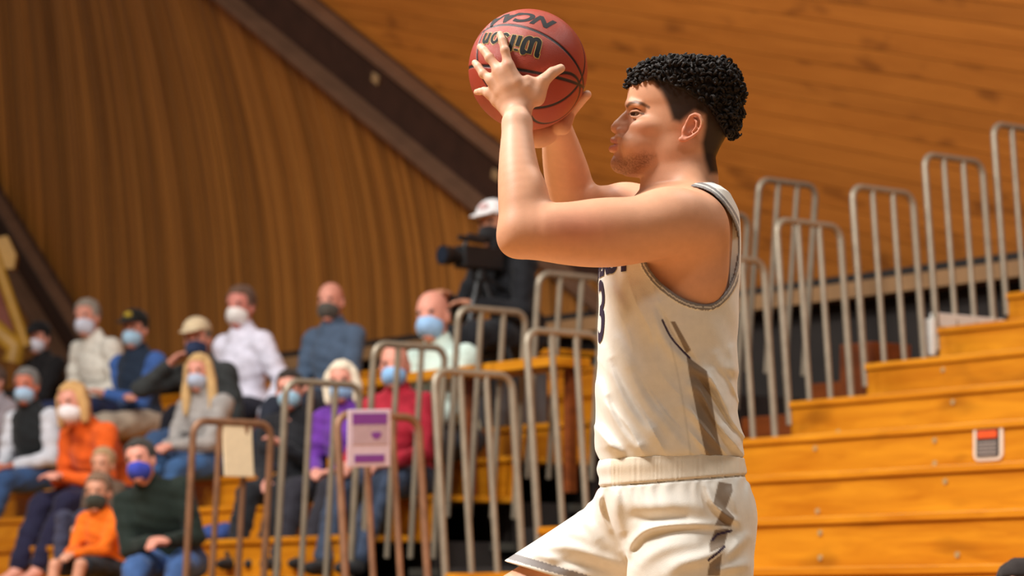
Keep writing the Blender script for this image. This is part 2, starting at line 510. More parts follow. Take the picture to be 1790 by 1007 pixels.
# low dark aisle steps between the two sections
st = empty('aisle_steps', BO, BRZ)
tag(st, 'dark brown wooden aisle steps between the two bleacher sections', 'steps')
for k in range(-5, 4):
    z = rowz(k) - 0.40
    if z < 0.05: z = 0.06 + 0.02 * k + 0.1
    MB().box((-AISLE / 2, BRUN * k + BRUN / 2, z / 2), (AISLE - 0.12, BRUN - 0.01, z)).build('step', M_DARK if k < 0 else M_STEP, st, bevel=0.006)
for (pa, pb, k, dz) in ((1456, 1512, 1.1, 0.0),):
    xa, xb = local_x(pa, BRUN * k), local_x(pb, BRUN * k)
    MB().box(((xa + xb) / 2, BRUN * k + 0.2, rowz(1) - 0.05), (xb - xa, 0.3, 0.36)).build('step_box', M_STEP, st, bevel=0.006)
w_edge = MB().box((-0.035, BRUN * 2.5, rowz(2) + 0.045), (0.05, BRUN, 0.075)).box((-0.05, BRUN * 2 - 0.02, rowz(2) - 0.05), (0.09, 0.03, 0.2)).build('edge_board', M_WHITEP, b_right, bevel=0.005)
w_edge['label'] = 'white painted edge board'

# --- guard rails at both aisle ends ---------------------------------------
def arc_pts(c, a, b, r, n=6):
    return [c + r * (math.cos(t) * a + math.sin(t) * b) for t in np.linspace(0, math.pi / 2, n)]
def guard_rail(side, k, label, mat):
    """inverted U of steel tube with two inner bars, leaning out over the aisle"""
    x = 0.0 if side > 0 else -AISLE
    lean = -0.095 * side
    root = empty('guard_rail', BL(x, BRUN * k, rowz(k)), BRZ)
    tag(root, label, 'guard rail', 'steel guard rails along the bleacher aisle')
    W, H, r, cr = 0.46, 0.95 if side > 0 else 1.0, 0.0185, 0.07
    o = 0.01 if side > 0 else 0.10
    lo_z = -0.12
    def q(y, z): return np.array([lean * z - 0.02 * side, o + y, z])
    pts = [q(0, lo_z), q(0, H - cr)]
    for t in np.linspace(0, math.pi / 2, 6)[1:]: pts.append(q(cr - cr * math.cos(t), H - cr + cr * math.sin(t)))
    for t in np.linspace(0, math.pi / 2, 6): pts.append(q(W - cr + cr * math.sin(t), H - cr + cr * math.cos(t)))
    pts.append(q(W, lo_z))
    MB().tube(pts, r, 10).build('frame', mat, root, smooth=True)
    for i in (1, 2):
        MB().tube([q(W * i / 3, lo_z), q(W * i / 3, H - r * 0.6)], r * 0.86, 10).build('bar', mat, root, smooth=True)
    return root
R_LAB = {3: 'topmost steel guard rail on the right bleacher, cut by the right frame edge', 2: 'steel guard rail above the white edge board of the right bleacher',
         1: 'third steel guard rail from the top of the right bleacher', 0: 'fourth steel guard rail from the top, right of the player beside his chest',
         -1: 'steel guard rail half hidden directly behind the player\'s back', -2: 'steel guard rail hidden behind the player\'s waist',
         -3: 'steel guard rail just left of the player\'s jersey number', -4: 'steel guard rail left of the player between the crimson jacket and his shorts',
         -5: 'brownish guard rail that carries the purple and white poster'}
L_LAB = {2: 'far steel guard rail with its top level with the player\'s shoulder, across the aisle', 1: 'far steel guard rail across the aisle, behind the player\'s back',
         0: 'far steel guard rail across the aisle, hidden behind the player\'s elbow', -1: 'tall far guard rail below the player\'s elbow beside the cameraman',
         -2: 'far guard rail in front of the grey equipment case', -3: 'guard rail in front of the man in the crimson jacket',
         -4: 'guard rail in front of the white haired woman in purple', -5: 'leftmost guard rail, carrying a blank beige panel'}
rails_R = {k: guard_rail(1, k, R_LAB[k], M_RAILB if k == -5 else M_RAIL) for k in range(-5, 4)}
rails_L = {k: guard_rail(-1, k, L_LAB[k], M_RAILB if k == -5 else M_RAIL) for k in range(-5, 3)}

# signs hung on rails
M_BEIGE = plain('panel_beige', lin(226, 204, 168), 0.6, noise=0.05)
M_POSTER = plain('poster_paper', lin(206, 190, 206), 0.5, noise=0.04)
M_POSTER_P = plain('poster_purple', lin(120, 62, 150), 0.5, noise=0.06)
M_POSTER_G = plain('poster_grey', lin(180, 160, 172), 0.5, noise=0.05)
def quad_panel(name, c, w, h, t, mat, parent=None, rz=0.0, tilt=0.0, bev=0.006):
    o = MB().box((0, 0, 0), (w, t, h)).build(name, mat, parent, bevel=bev)
    o.location = c; o.rotation_euler = (tilt, 0, rz)
    return o
kk = -5
# blank beige panel on the leftmost rail
c = P(416, 788, 0, base=13.72)
pn = quad_panel('blank_panel', c, 0.175, 0.268, 0.012, M_BEIGE, rz=BA, tilt=-0.09)
tag(pn, 'blank beige panel hung inside the leftmost guard rail', 'panel')
# poster on the brown rail
c = P(645, 766, 0, base=12.36)
ps = empty('poster', c, BA)
tag(ps, 'purple and white printed poster tied to a brown guard rail', 'poster')
ps.rotation_euler = (0.09, math.radians(-3), BA)
MB().box((0, 0, 0), (0.236, 0.01, 0.26)).build('sheet', M_POSTER, ps, bevel=0.004)
for (x, z, w, h, m) in ((0.0, 0.088, 0.19, 0.05, M_POSTER_P), (0.0, -0.092, 0.165, 0.035, M_POSTER_P), (0, 0.015, 0.19, 0.085, M_POSTER_G)):
    MB().box((x, -0.006, z), (w, 0.004, h)).build('printed_band', m, ps)
ell = [np.array([0.035 + 0.026 * math.cos(t) * (1 + 0.25 * math.sin(3 * t)), -0.0095, 0.012 + 0.02 * math.sin(t) * (1 + 0.2 * math.cos(2 * t))]) for t in np.linspace(0, 2 * math.pi, 18, endpoint=False)]
MB().prism(ell, (0, 0.003, 0)).build('emblem', M_POSTER_P, ps)

# small warning sign on the right bleacher
M_SIGN_W = plain('sign_white', lin(225, 205, 185), 0.5, noise=0.04)
M_SIGN_R = plain('sign_red', lin(222, 84, 34), 0.5, noise=0.05)
M_SIGN_K = plain('sign_black', lin(44, 42, 44), 0.5, noise=0.05)
M_SIGN_G = plain('sign_grey', lin(150, 140, 134), 0.5, noise=0.05)
sx = local_x(1728, -BRUN)
sg = empty('warning_sign', BL(sx, -BRUN - 0.004, on_v(1728, 773, -BRUN)[2]), BRZ)
tag(sg, 'small red, black and grey warning sign with a white rounded border on the bleacher riser', 'sign')
def rrect(w, h, r, y):
    return [np.array([sx_ * (w / 2 - r) + r * math.cos(t), y, sz_ * (h / 2 - r) + r * math.sin(t)])
            for sx_, sz_, t0 in ((1, 1, 0), (-1, 1, math.pi / 2), (-1, -1, math.pi), (1, -1, 1.5 * math.pi)) for t in np.linspace(t0, t0 + math.pi / 2, 5)]
MB().prism(rrect(0.175, 0.165, 0.03, 0.0), (0, 0.008, 0)).build('backing', M_SIGN_W, sg)
MB().prism(rrect(0.135, 0.135, 0.01, -0.003), (0, 0.003, 0)).build('black_field', M_SIGN_K, sg)
MB().box((0, -0.005, 0.035), (0.115, 0.004, 0.034)).build('red_field', M_SIGN_R, sg)
for i in range(4):
    MB().box((0, -0.005, -0.002 - 0.017 * i), (0.112, 0.003, 0.0095)).build('text_line', M_SIGN_G, sg)

# --- ledge behind the top row, back wall, curved wooden roof ----------------
LEDZ = CAMZ + 2.085
def wallbox(name, x0, x1, y0, y1, z0, z1, mat, label=None):
    o = MB().box(((x0 + x1) / 2, (y0 + y1) / 2, (z0 + z1) / 2), (x1 - x0, y1 - y0, z1 - z0)).build(name, mat)
    o.location = BO; o.rotation_euler = (0, 0, BRZ)
    tag(o, label, name.split('_')[0], kind='structure')
    return o
wallbox('wall_back', -26, 7, BRUN * 5 + 0.05, BRUN * 5 + 0.2, 0, LEDZ - 0.1, M_DARK, 'dark low wall behind the bleachers')
wallbox('trim_1', -26, 7, BRUN * 5 - 0.12, BRUN * 5 + 0.22, LEDZ - 0.1, LEDZ, M_LEDGE, 'tan ledge along the top of the bleachers')
wallbox('trim_2', -26, 7, BRUN * 6 - 0.02, BRUN * 6 + 0.3, 0.5, LEDZ + 0.16, M_DARK, 'dark strip under the wooden roof')

wallbox('wall_left', -34, -14.5, BRUN * 6 + 0.45, BRUN * 6 + 0.65, 0, 9, plain('far_wall_brown', lin(58, 30, 16), 0.7, noise=0.2, scale=2), 'dark brown wall beyond the left girder')
VWALL = BRUN * 6
ZB = LEDZ + 0.10
def curve_amt(x):
    """how strongly the wooden vault leans in, by position along the rows"""
    t = np.clip((x + 15.0) / 11.5, 0, 1.15)
    return 0.012 + 0.20 * t ** 1.6
def vault(x, h):
    """point of the vault at row coordinate x, height h above its foot"""
    c = curve_amt(x)
    return BL(x - 0.00 * h, VWALL - c * h * h, ZB + h * (1 - 0.02 * h * c))
# girder axis on the vault: find the points of the vault behind two frame positions
def vault_at(px, py):
    best = None
    x = np.linspace(-17, -1, 321); h = np.linspace(0, 5, 201)
    X, Hh = np.meshgrid(x, h, indexing='ij')
    c = curve_amt(X)
    pos = BO[None, None] - UU * X[..., None] + VV * (VWALL - c * Hh * Hh)[..., None] + UP * (ZB + Hh * (1 - 0.02 * Hh * c))[..., None]
    a = HX + FPX * pos[..., 0] / pos[..., 1]; b = HY - FPX * (pos[..., 2] - CAMZ) / pos[..., 1]
    i = np.argmin((a - px) ** 2 + (b - py) ** 2)
    return pos.reshape(-1, 3)[i]
GA = vault_at(500, 0); GB = vault_at(895, 320)
GB2 = GB + (GB - GA) * 0.55; GA2 = GA - (GB - GA) * 0.5
def pcattr(o, vals):
    a = o.data.attributes.new('pc', 'FLOAT_VECTOR', 'POINT')
    a.data.foreach_set('vector', np.asarray(vals, np.float32).ravel())
rng = random.Random(4)
gpa = to_px(GA[None]); gpb = to_px(GB[None])
def right_of_girder(p):
    a = HX + FPX * p[0] / p[1]; b = HY - FPX * (p[2] - CAMZ) / p[1]
    gx = gpa[0][0] + (b - gpa[1][0]) * (gpb[0][0] - gpa[0][0]) / (gpb[1][0] - gpa[1][0])
    return a > gx
roof_l = empty('ceiling', BL(-9, VWALL, ZB)); tag(roof_l, 'curved vault of narrow upright brown wooden planks', 'ceiling', kind='structure')
xw = -16.6; pi_ = 0
WPL = 0.055
while xw < -1.3:
    wd = WPL * rng.uniform(0.8, 1.25) * (0.8 + 0.03 * (-xw))
    vs, fs, pc = [], [], []
    rn = rng.random() * 40; proud = rng.uniform(0.0, 0.018); hs = []
    hmax = 4.2
    for h in np.arange(0, hmax, 0.1):
        if right_of_girder(vault(xw + wd / 2, h)): break
        hs.append(h)
    if len(hs) >= 2:
        hs = np.linspace(0, hs[-1], 12)
        for h in hs:
            for xx, dv in ((xw + 0.003, -proud), (xw + wd - 0.003, -proud), (xw + wd - 0.003, 0.05), (xw + 0.003, 0.05)):
                p = vault(xx, h) + VV * dv; vs.append(p - np.array(roof_l.location)); pc.append((h + rn, xx, rn))
        for i in range(len(hs) - 1):
            for e in range(4):
                e2 = (e + 1) % 4
                fs.append((i * 4 + e, i * 4 + e2, i * 4 + 4 + e2, i * 4 + 4 + e))
        fs.append((0, 3, 2, 1)); n = len(vs); fs.append((n - 4, n - 3, n - 2, n - 1))
        o = mesh('plank', vs, fs, M_WALLWOOD, roof_l); pcattr(o, pc)
    xw += wd; pi_ += 1

# flat sloping roof panel on the other side of the girder
PB = GB2; PA = GA2
PC = on_v(1900, 430, VWALL + 0.05)
PN = np.cross(PC - PB, PA - PB); PN /= np.linalg.norm(PN)
if PN[1] > 0: PN = -PN                                   # towards the camera
def on_panel(px, py):
    d = np.array([(px - HX) / FPX, 1, (HY - py) / FPX]); o = np.array([0, 0, CAMZ])
    return o + d * (((PB - o) @ PN) / (d @ PN))
q0, q1 = on_panel(1000, 60), on_panel(1700, 175)
E1 = (q1 - q0) / np.linalg.norm(q1 - q0); E2 = np.cross(PN, E1)
if E2[2] < 0: E2 = -E2
def clip_half(poly, n, c):
    out = []
    for i in range(len(poly)):
        a, b = poly[i], poly[(i + 1) % len(poly)]; da, db = a @ n - c, b @ n - c
        if da >= 0: out.append(a)
        if (da > 0) != (db > 0): out.append(a + (b - a) * da / (da - db))
    return out
def flat(p): return np.array([(p - PB) @ E1, (p - PB) @ E2])
g2 = flat(PA) - flat(PB); gn = np.array([-g2[1], g2[0]]); gn /= np.linalg.norm(gn)
if gn @ (flat(PC) - flat(PB)) < 0: gn = -gn
bl2 = flat(PC) - flat(PB); bn = np.array([-bl2[1], bl2[0]]); bn /= np.linalg.norm(bn)
if bn @ (flat(PA) - flat(PB)) < 0: bn = -bn
roof_r = empty('ceiling', PB); tag(roof_r, 'sloping roof of long light brown wooden boards right of the dark girder', 'ceiling', kind='structure')
yy = -4.0
while yy < 5.5:
    wd = 0.135 * rng.uniform(0.9, 1.1)
    poly = [np.array(v) for v in ((-4, yy + 0.0025), (12, yy + 0.0025), (12, yy + wd - 0.0025), (-4, yy + wd - 0.0025))]
    poly = clip_half(poly, gn, 0.0)
    if len(poly) >= 3: poly = clip_half(poly, bn, -0.15)
    if len(poly) >= 3:
        proud = rng.uniform(0, 0.008); rn = rng.random() * 30
        p3 = [E1 * v[0] + E2 * v[1] + PN * proud for v in poly]
        o = MB().prism(p3, -PN * 0.04).build('board', M_ROOFWOOD, roof_r)
        pcattr(o, [(v @ E1 + rn, v @ E2, rn) for v in [np.array(q.co) for q in o.data.vertices]])
    yy += wd

# girders: web with two flanges and small plates
def girder(label, A, B, mult=1.0, plates=()):
    ax = (B - A) / np.linalg.norm(B - A)
    view = (A + B) / 2 - np.array([0, 0, CAMZ]); view /= np.linalg.norm(view)
    nrm = PN - ax * (PN @ ax); nrm /= np.linalg.norm(nrm)
    side = np.cross(ax, nrm)
    if side[0] < 0: side = -side                          # towards the right
    R = np.stack([ax, side, nrm], 1); L = np.linalg.norm(B - A)
    root = empty('girder', A); tag(root, label, 'girder', 'dark diagonal roof girders')
    root['kind'] = 'structure'
    def bar(name, s, n, w, d, mat):
        o = MB().box(ax * L / 2 + side * s * mult + nrm * n, (L, w * mult, d), R).build(name, mat, root, bevel=0.008)
        return o
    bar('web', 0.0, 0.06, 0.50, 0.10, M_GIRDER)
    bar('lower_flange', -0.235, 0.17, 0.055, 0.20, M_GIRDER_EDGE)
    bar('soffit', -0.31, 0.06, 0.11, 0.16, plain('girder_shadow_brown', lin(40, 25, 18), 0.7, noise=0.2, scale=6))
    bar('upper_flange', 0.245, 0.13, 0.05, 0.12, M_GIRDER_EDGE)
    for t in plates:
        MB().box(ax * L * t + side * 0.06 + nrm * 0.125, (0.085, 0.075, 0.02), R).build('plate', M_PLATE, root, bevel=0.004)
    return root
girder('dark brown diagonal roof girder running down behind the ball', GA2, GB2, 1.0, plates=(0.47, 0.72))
A2 = vault_at(-170, 100); B2 = vault_at(150, 600)
girder('dark diagonal roof girder at the left frame edge', A2 - (B2 - A2) * 0.3, B2 + (B2 - A2) * 0.05, 1.0)
# yellow painted bracing at the far left
br = empty('roof_brace', P(20, 600, 0, base=22.5)); tag(br, 'yellow painted steel bracing at the left frame edge', 'brace')
bl = np.array(br.location)
def bp_(px, py, dd=0): return P(px, py, dd, base=22.5) - bl
MB().tube([bp_(-60, 300), bp_(46, 606)], 0.048, 10).build('strut', M_YELLOW, br, smooth=True)
MB().tube([bp_(-70, 565, 0.1), bp_(-10, 575, 0.05), bp_(28, 608), bp_(22, 634)], 0.09, 10).build('strut', M_YELLOW, br, smooth=True)
MB().prism([bp_(-30, 420), bp_(12, 412), bp_(28, 445), bp_(24, 470), bp_(-30, 468)], (0, 0.12, 0)).build('gusset', M_YELLOW, br)
MB().prism([bp_(-80, 500, 0.5), bp_(0, 500, 0.5), bp_(34, 610, 0.5), bp_(-80, 610, 0.5)], (0, 0.03, 0)).build('panel', plain('panel_red', lin(120, 48, 20), 0.6), br)
# ------------------------------------------------------------------ the player
M2P = FPX / PD                                                  # pixels per metre at the player
def px2m(v): return v / M2P
def zz_of(py): return CAMZ + px2m(HY - py)
def xx_of(px): return px2m(px - HX)
def loft_px(rows, e=2.2, dy=0.0, grow=0.0):
    """rows: (py, front px, back px, half width in metres)"""
    zs = [zz_of(r[0]) for r in rows]
    return s_loft(zs, [xx_of((r[1] + r[2]) / 2) for r in rows], [PD + dy] * len(rows),
                  [px2m((r[2] - r[1]) / 2) + grow for r in rows], [r[3] + grow for r in rows], e)
def both(fn_of_side):
    return [fn_of_side(s) for s in (-1, 1)]
PX0, PY0 = xx_of(1165), PD
player = empty('person', (PX0, PY0, 0.0))
tag(player, 'basketball player in a white sleeveless jersey and white shorts holding up the ball', 'person')
PROOT = np.array([PX0, PY0, 0.0])

def mat_attr(name, rough=0.5, sss=0.0, bump_scale=0, bump=0.0, sheen=0.0, spec=0.5, weave=False):
    m, nt, b = new_mat(name)
    a = nt.nodes.new('ShaderNodeAttribute'); a.attribute_name = 'col'
    tc = nt.nodes.new('ShaderNodeTexCoord')
    nz = nt.nodes.new('ShaderNodeTexNoise'); nz.inputs['Scale'].default_value = 55; nz.inputs['Detail'].default_value = 5
    nt.links.new(tc.outputs['Object'], nz.inputs['Vector'])
    mr = nt.nodes.new('ShaderNodeMapRange'); mr.inputs['To Min'].default_value = 0.90; mr.inputs['To Max'].default_value = 1.08
    nt.links.new(nz.outputs['Fac'], mr.inputs['Value'])
    vm = nt.nodes.new('ShaderNodeVectorMath'); vm.operation = 'SCALE'
    nt.links.new(a.outputs['Color'], vm.inputs[0]); nt.links.new(mr.outputs['Result'], vm.inputs['Scale'])
    nt.links.new(vm.outputs[0], b.inputs['Base Color'])
    b.inputs['Roughness'].default_value = rough; b.inputs['Specular IOR Level'].default_value = spec
    b.inputs['Sheen Weight'].default_value = sheen
    if sss > 0:
        b.inputs['Subsurface Weight'].default_value = sss; b.inputs['Subsurface Radius'].default_value = (1.0, 0.35, 0.18); b.inputs['Subsurface Scale'].default_value = 0.003
    if bump > 0:
        n2 = nt.nodes.new('ShaderNodeTexVoronoi' if weave else 'ShaderNodeTexNoise'); n2.inputs['Scale'].default_value = bump_scale
        nt.links.new(tc.outputs['Object'], n2.inputs['Vector'])
        bp = nt.nodes.new('ShaderNodeBump'); bp.inputs['Strength'].default_value = bump; bp.inputs['Distance'].default_value = 0.002
        nt.links.new(n2.outputs['Distance' if weave else 'Fac'], bp.inputs['Height']); nt.links.new(bp.outputs['Normal'], b.inputs['Normal'])
    return m
M_SKIN = mat_attr('player_skin', 0.5, 0.06, 420, 0.08, spec=0.28)
M_CLOTH = mat_attr('jersey_cloth', 0.62, 0.0, 520, 0.12, sheen=0.25, spec=0.3, weave=True)

BALLC = P(923, 122, 0.0); BALLR = 0.1203
def on_ball(px, py, side, off):
    """point over frame position (px,py) lying 'off' above the ball's near (-1) or far (+1) half"""
    dx, dz = (px - 923) / M2P, (122 - py) / M2P
    rho = math.hypot(dx, dz); R = BALLR + off
    if rho < R * 0.985: return BALLC + np.array([dx, side * math.sqrt(R * R - rho * rho), dz])
    s = R / max(rho, 1e-6)
    return BALLC + np.array([dx * max(s, 1.0), side * R * 0.17, dz * max(s, 1.0)])

# ---- head
HEAD = [(104, 1165, 1240, .030), (109, 1146, 1256, .046), (118, 1124, 1273, .062), (133, 1108, 1286, .072), (150, 1101, 1291, .0765), (166, 1097, 1292, .0775),
        (182, 1097, 1290, .077), (196, 1103, 1287, .0755), (212, 1102, 1281, .0745), (227, 1098, 1275, .073), (241, 1092, 1268, .070),
        (256, 1087, 1259, .066), (271, 1083, 1247, .0605), (285, 1079, 1222, .053), (297, 1082, 1186, .043), (307, 1094, 1165, .028)]
TORSO = [(326, 1150, 1236, .05), (336, 1126, 1252, .10), (350, 1102, 1268, .140), (380, 1080, 1282, .165), (420, 1068, 1284, .172), (470, 1060, 1281, .172),
         (540, 1058, 1277, .165), (620, 1060, 1272, .155), (700, 1062, 1272, .150), (780, 1062, 1280, .154), (860, 1068, 1300, .166), (930, 1085, 1306, .165)]
skin = Field()
skin.add(loft_px(HEAD, 2.25), 0.0)
for s in (-1, 1):
    skin.add(s_ell(P(1112, 252, s * .040), (.030, .026, .028)), .02)              # full cheeks, he is blowing out
    skin.add(s_ell(P(1128, 222, s * .052), (.030, .018, .016)), .015)
    skin.add(s_ell(P(1178, 262, s * .050), (.026, .016, .022)), .02)              # jaw angle
skin.add(s_chain([P(1118, 184, -.052), P(1104, 181, -.034), P(1101, 183, -.012), P(1100, 184, 0), P(1101, 183, .012), P(1104, 181, .034), P(1118, 184, .052)],
                 [.006, .0085, .0085, .0085, .0085, .0085, .006]), .010)            # brow
for s in (-1, 1):
    skin.sub(s_ell(P(1105, 199.5, s * .035), (.0115, .0165, .0085)), .010)
skin.add(s_chain([P(1107, 192, 0), P(1092, 205, 0), P(1080, 218, 0), P(1076.5, 224, 0)], [.0085, .0085, .0095, .0105]), .007)   # nose
skin.add(s_ell(P(1088, 222, 0), (.016, .016, .010)), .008)
skin.add(s_cone(P(1108, 202, 0), P(1100, 226, 0), .013, .017), .008)
skin.add(s_ell(P(1089, 262, 0), (.016, .024, .020)), .010)
for s in (-1, 1): skin.add(s_ell(P(1086.5, 229, s * .0135), (.0115, .0075, .0078)), .005)
for s in (-1, 1): skin.sub(s_ell(P(1080.5, 235.0, s * .0085), (.0060, .0048, .0040)), .003)
for s in (-1, 1): skin.sub(s_chain([P(1096, 221, s * .0215), P(1099, 230, s * .0205), P(1094, 236, s * .018)], [.0012, .0018, .001]), .004)
skin.add(s_ell(P(1084, 243, 0), (.013, .025, .010)), .008)
skin.add(s_chain([P(1084, 250, -.021), P(1075, 246.5, -.010), P(1072, 244.8, 0), P(1075, 246.5, .010), P(1084, 250, .021)], [.0036, .0056, .0066, .0056, .0036]), .003)
skin.add(s_chain([P(1084, 253, -.021), P(1073, 259, -.011), P(1070, 260.5, 0), P(1073, 259, .011), P(1084, 253, .021)], [.0036, .0064, .0074, .0064, .0036]), .003)
skin.sub(s_chain([P(1083, 251.6, -.024), P(1068, 252.3, -.010), P(1064, 252.3, 0), P(1068, 252.3, .010), P(1083, 251.6, .024)], [.0010, .0014, .0014, .0014, .0010]), .0025)
skin.add(s_ell(P(1086, 286, 0), (.022, .024, .020)), .012)                        # chin
for s in (-1, 1):
    skin.add(s_chain([P(1124, 199, s * .050), P(1113, 194.3, s * .0465), P(1105, 195.2, s * .038), P(1101.5, 199, s * .025)], [.0022, .0034, .0034, .0022]), .003)   # upper lid
    skin.add(s_chain([P(1124, 199.8, s * .050), P(1113, 205.0, s * .0465), P(1105, 204.6, s * .038), P(1102, 200.5, s * .025)], [.002, .0030, .003, .002]), .003)  # lower lid
# ears
for s in (-1, 1):
    d0 = s * .0755
    e_dir = np.array([30.0, 0, 46.0]); e_dir /= np.linalg.norm(e_dir); e_out = np.array([0.0, s, 0]) ; e_out = e_out + np.array([.35, 0, 0]); e_out /= np.linalg.norm(e_out)
    e_out = e_out - e_dir * (e_out @ e_dir); e_out /= np.linalg.norm(e_out); e_x = np.cross(e_dir, e_out)
    skin.add(s_ell(P(1208, 222, d0 + s * .006), (.0145, .0275, .0065), np.stack([e_x, e_dir, e_out], 1)), .006)
    skin.sub(s_ell(P(1205, 222, d0 + s * .017), (.0085, .0165, .0095), np.stack([e_x, e_dir, e_out], 1)), .004)
    hx = [(1198, 224, .008), (1201, 213, .011), (1207, 203, .014), (1215.5, 199.3, .018), (1223.5, 203, .021), (1227.5, 212, .022), (1226, 222, .021), (1220, 231, .019), (1210, 238.5, .015), (1199, 244, .011)]
    skin.add(s_chain([P(a, b, d0 + s * c) for a, b, c in hx], [.0022, .003, .0034, .0036, .0038, .0038, .0034, .0032, .0034, .0045]), .002)
    skin.add(s_chain([P(a, b, d0 + s * c) for a, b, c in ((1212, 207, .013), (1218, 213, .017), (1217, 223, .017), (1209, 232, .014))], [.002, .003, .003, .002]), .003)
    skin.add(s_ell(P(1193, 243.5, d0 + s * .008), (.0085, .0045, .0060)), .004)
    skin.add(s_ell(P(1196, 228, d0 + s * .008), (.0045, .005, .0065)), .003)
# neck and shoulders
NECK = Field()
NECK.add(s_cone(P(1176, 345, 0), P(1183, 262, 0), .069, .064), 0)
NECK.add(s_cone(P(1205, 340, 0), P(1212, 255, 0), .046, .044), .03)
for s in (-1, 1): NECK.add(s_cone(P(1212, 256, s * .050), P(1140, 340, s * .022), .013, .011), .016)
for s in (-1, 1): NECK.add(s_cone(P(1212, 318, s * .02), P(1206, 378, s * .135), .038, .040), .035)
skin.add(lambda p: NECK(p), .014)
# torso
skin.add(loft_px(TORSO, 2.4), .03)
for s in (-1, 1):
    skin.add(s_ell(P(1218, 462, s * .140), (.062, .050, .095)), .03)              # lats
    skin.add(s_ell(P(1098, 420, s * .085), (.040, .085, .065)), .03)              # chest
# near (left) arm
def DA(px, py, dy): return P(px, py, dy)
skin.add(s_limb([DA(1212, 398, -.170), DA(1168, 394, -.200), DA(1110, 402, -.215), DA(1065, 406, -.222), DA(1010, 407, -.226), DA(960, 407, -.230), DA(912, 409, -.232)],
                 [.069, .067, .064, .0625, .0600, .0565, .043]), .035)
skin.add(s_ell(DA(1170, 376, -.200), (.064, .042, .048)), .03)                    # deltoid
skin.add(s_ell(DA(1060, 388, -.225), (.065, .040, .036)), .03)                    # biceps
skin.add(s_ell(DA(1045, 432, -.225), (.080, .036, .030)), .03)                    # triceps
skin.add(s_ell(DA(899, 424, -.232), (.026, .030, .024)), .02)                     # elbow tip
skin.add(s_limb([DA(913, 405, -.230), DA(914, 360, -.213), DA(909, 318, -.195), DA(905, 275, -.172), DA(904, 240, -.152), DA(904, 216, -.140)],
                 [.045, .0480, .0435, .0370, .0320, .0295]), .022)
skin.add(s_ell(DA(932, 352, -.212), (.026, .032, .055)), .02)                     # forearm muscle
# far (right) arm
skin.add(s_limb([P(1190, 392, .170), P(1130, 378, .225), P(1060, 372, .290), P(1003, 366, .350)], [.067, .064, .058, .046]), .035)
skin.add(s_ell(P(1090, 362, .240), (.045, .05, .045)), .03)
skin.add(s_limb([P(1003, 360, .350), P(994, 318, .310), P(983, 270, .245), P(974, 226, .165)], [.046, .050, .0430, .032]), .022)

# ---- hands
def hand(fing, thumb, palm, wrist, side, widths):
    H = Field()
    for i, ch in enumerate(fing):
        r = widths[i]
        pts = [on_ball(a, b, side, o) for a, b, o in ch]
        H.add(s_chain(pts, [r * 1.12, r * 1.06, r * 0.96, r * 0.84][:len(pts)], k=.002), 0.0008 if i else 0)
        H.add(s_ball(pts[1], r * 1.10), .003)
    tp = [on_ball(a, b, side, o) for a, b, o in thumb]
    H.add(s_chain(tp, [.0165, .0128, .0108, .0088], k=.003), .006)
    H.add(s_chain([on_ball(a, b, side, o) for a, b, o in palm[0]], palm[1], k=.004), .009)
    for ch, rr in palm[2]:
        H.add(s_chain([on_ball(a, b, side, o) for a, b, o in ch], rr, k=.004), .010)
    for ch, rr in palm[3]:
        H.add(s_chain([on_ball(a, b, side, o) for a, b, o in ch], rr), .004)
    H.add(s_chain(wrist[0], wrist[1], k=.01), .016)
    return H
FG = [[(889, 136, .011), (883, 110, .0115), (878.5, 91, .0095), (874.8, 79, .0070)],
      [(873, 142, .011), (856.5, 120, .0115), (847, 105, .0095), (840.5, 96, .0070)],
      [(861, 157, .011), (845.5, 145, .0115), (837, 131, .0095), (831, 122, .0070)],
      [(857, 178, .0115), (847, 172, .0105), (839.5, 170.5, .0085), (833.5, 169, .0065)]]
TH = [(937, 190, .020), (949, 162, .016), (964, 147.5, .0115), (978.5, 138.5, .0085)]
PALM = ([(880, 150, .012), (890, 172, .014), (900, 200, .024)], [.015, .019, .024],
        [([(888, 139, .012), (903, 165, .015), (915, 200, .026)], [.0130, .0155, .0195]),
         ([(872, 144, .012), (886, 168, .015), (903, 204, .026)], [.0125, .0150, .0195]),
         ([(861, 158, .012), (876, 178, .015), (896, 206, .026)], [.0120, .0145, .0185]),
         ([(857, 177, .012), (870, 190, .015), (888, 207, .026)], [.0110, .0135, .0165]),
         ([(936, 186, .020), (922, 172, .016)], [.0150, .0140]),
         ([(922, 158, .013), (944, 168, .014)], [.0065, .0080])],
        [([(887, 136, .020), (901, 168, .027)], [.0034, .0030]), ([(871, 142, .020), (889, 172, .027)], [.0034, .003]), ([(860, 157, .020), (879, 180, .026)], [.0032, .0028])])
WR = ([P(905, 205, -.120), P(904, 218, -.140)], [.0270, .0280])
near_hand = hand(FG, TH, PALM, WR, -1, [.0083, .0085, .0080, .0071])
skin.add(lambda p: near_hand(p), .010)
def sh(ch, dx, dy): return [(a + dx, b + dy, o) for a, b, o in ch]
DX, DYP = 44, 23
far_hand = hand([sh(c, DX, DYP) for c in FG], sh(TH, DX + 4, DYP), (sh(PALM[0], DX, DYP), PALM[1], [(sh(c, DX, DYP), r) for c, r in PALM[2]], []),
                ([P(952, 222, .115), P(972, 228, .165)], [.027, .029]), 1, [.0083, .0085, .0080, .0071])
skin.add(lambda p: far_hand(p), .010)

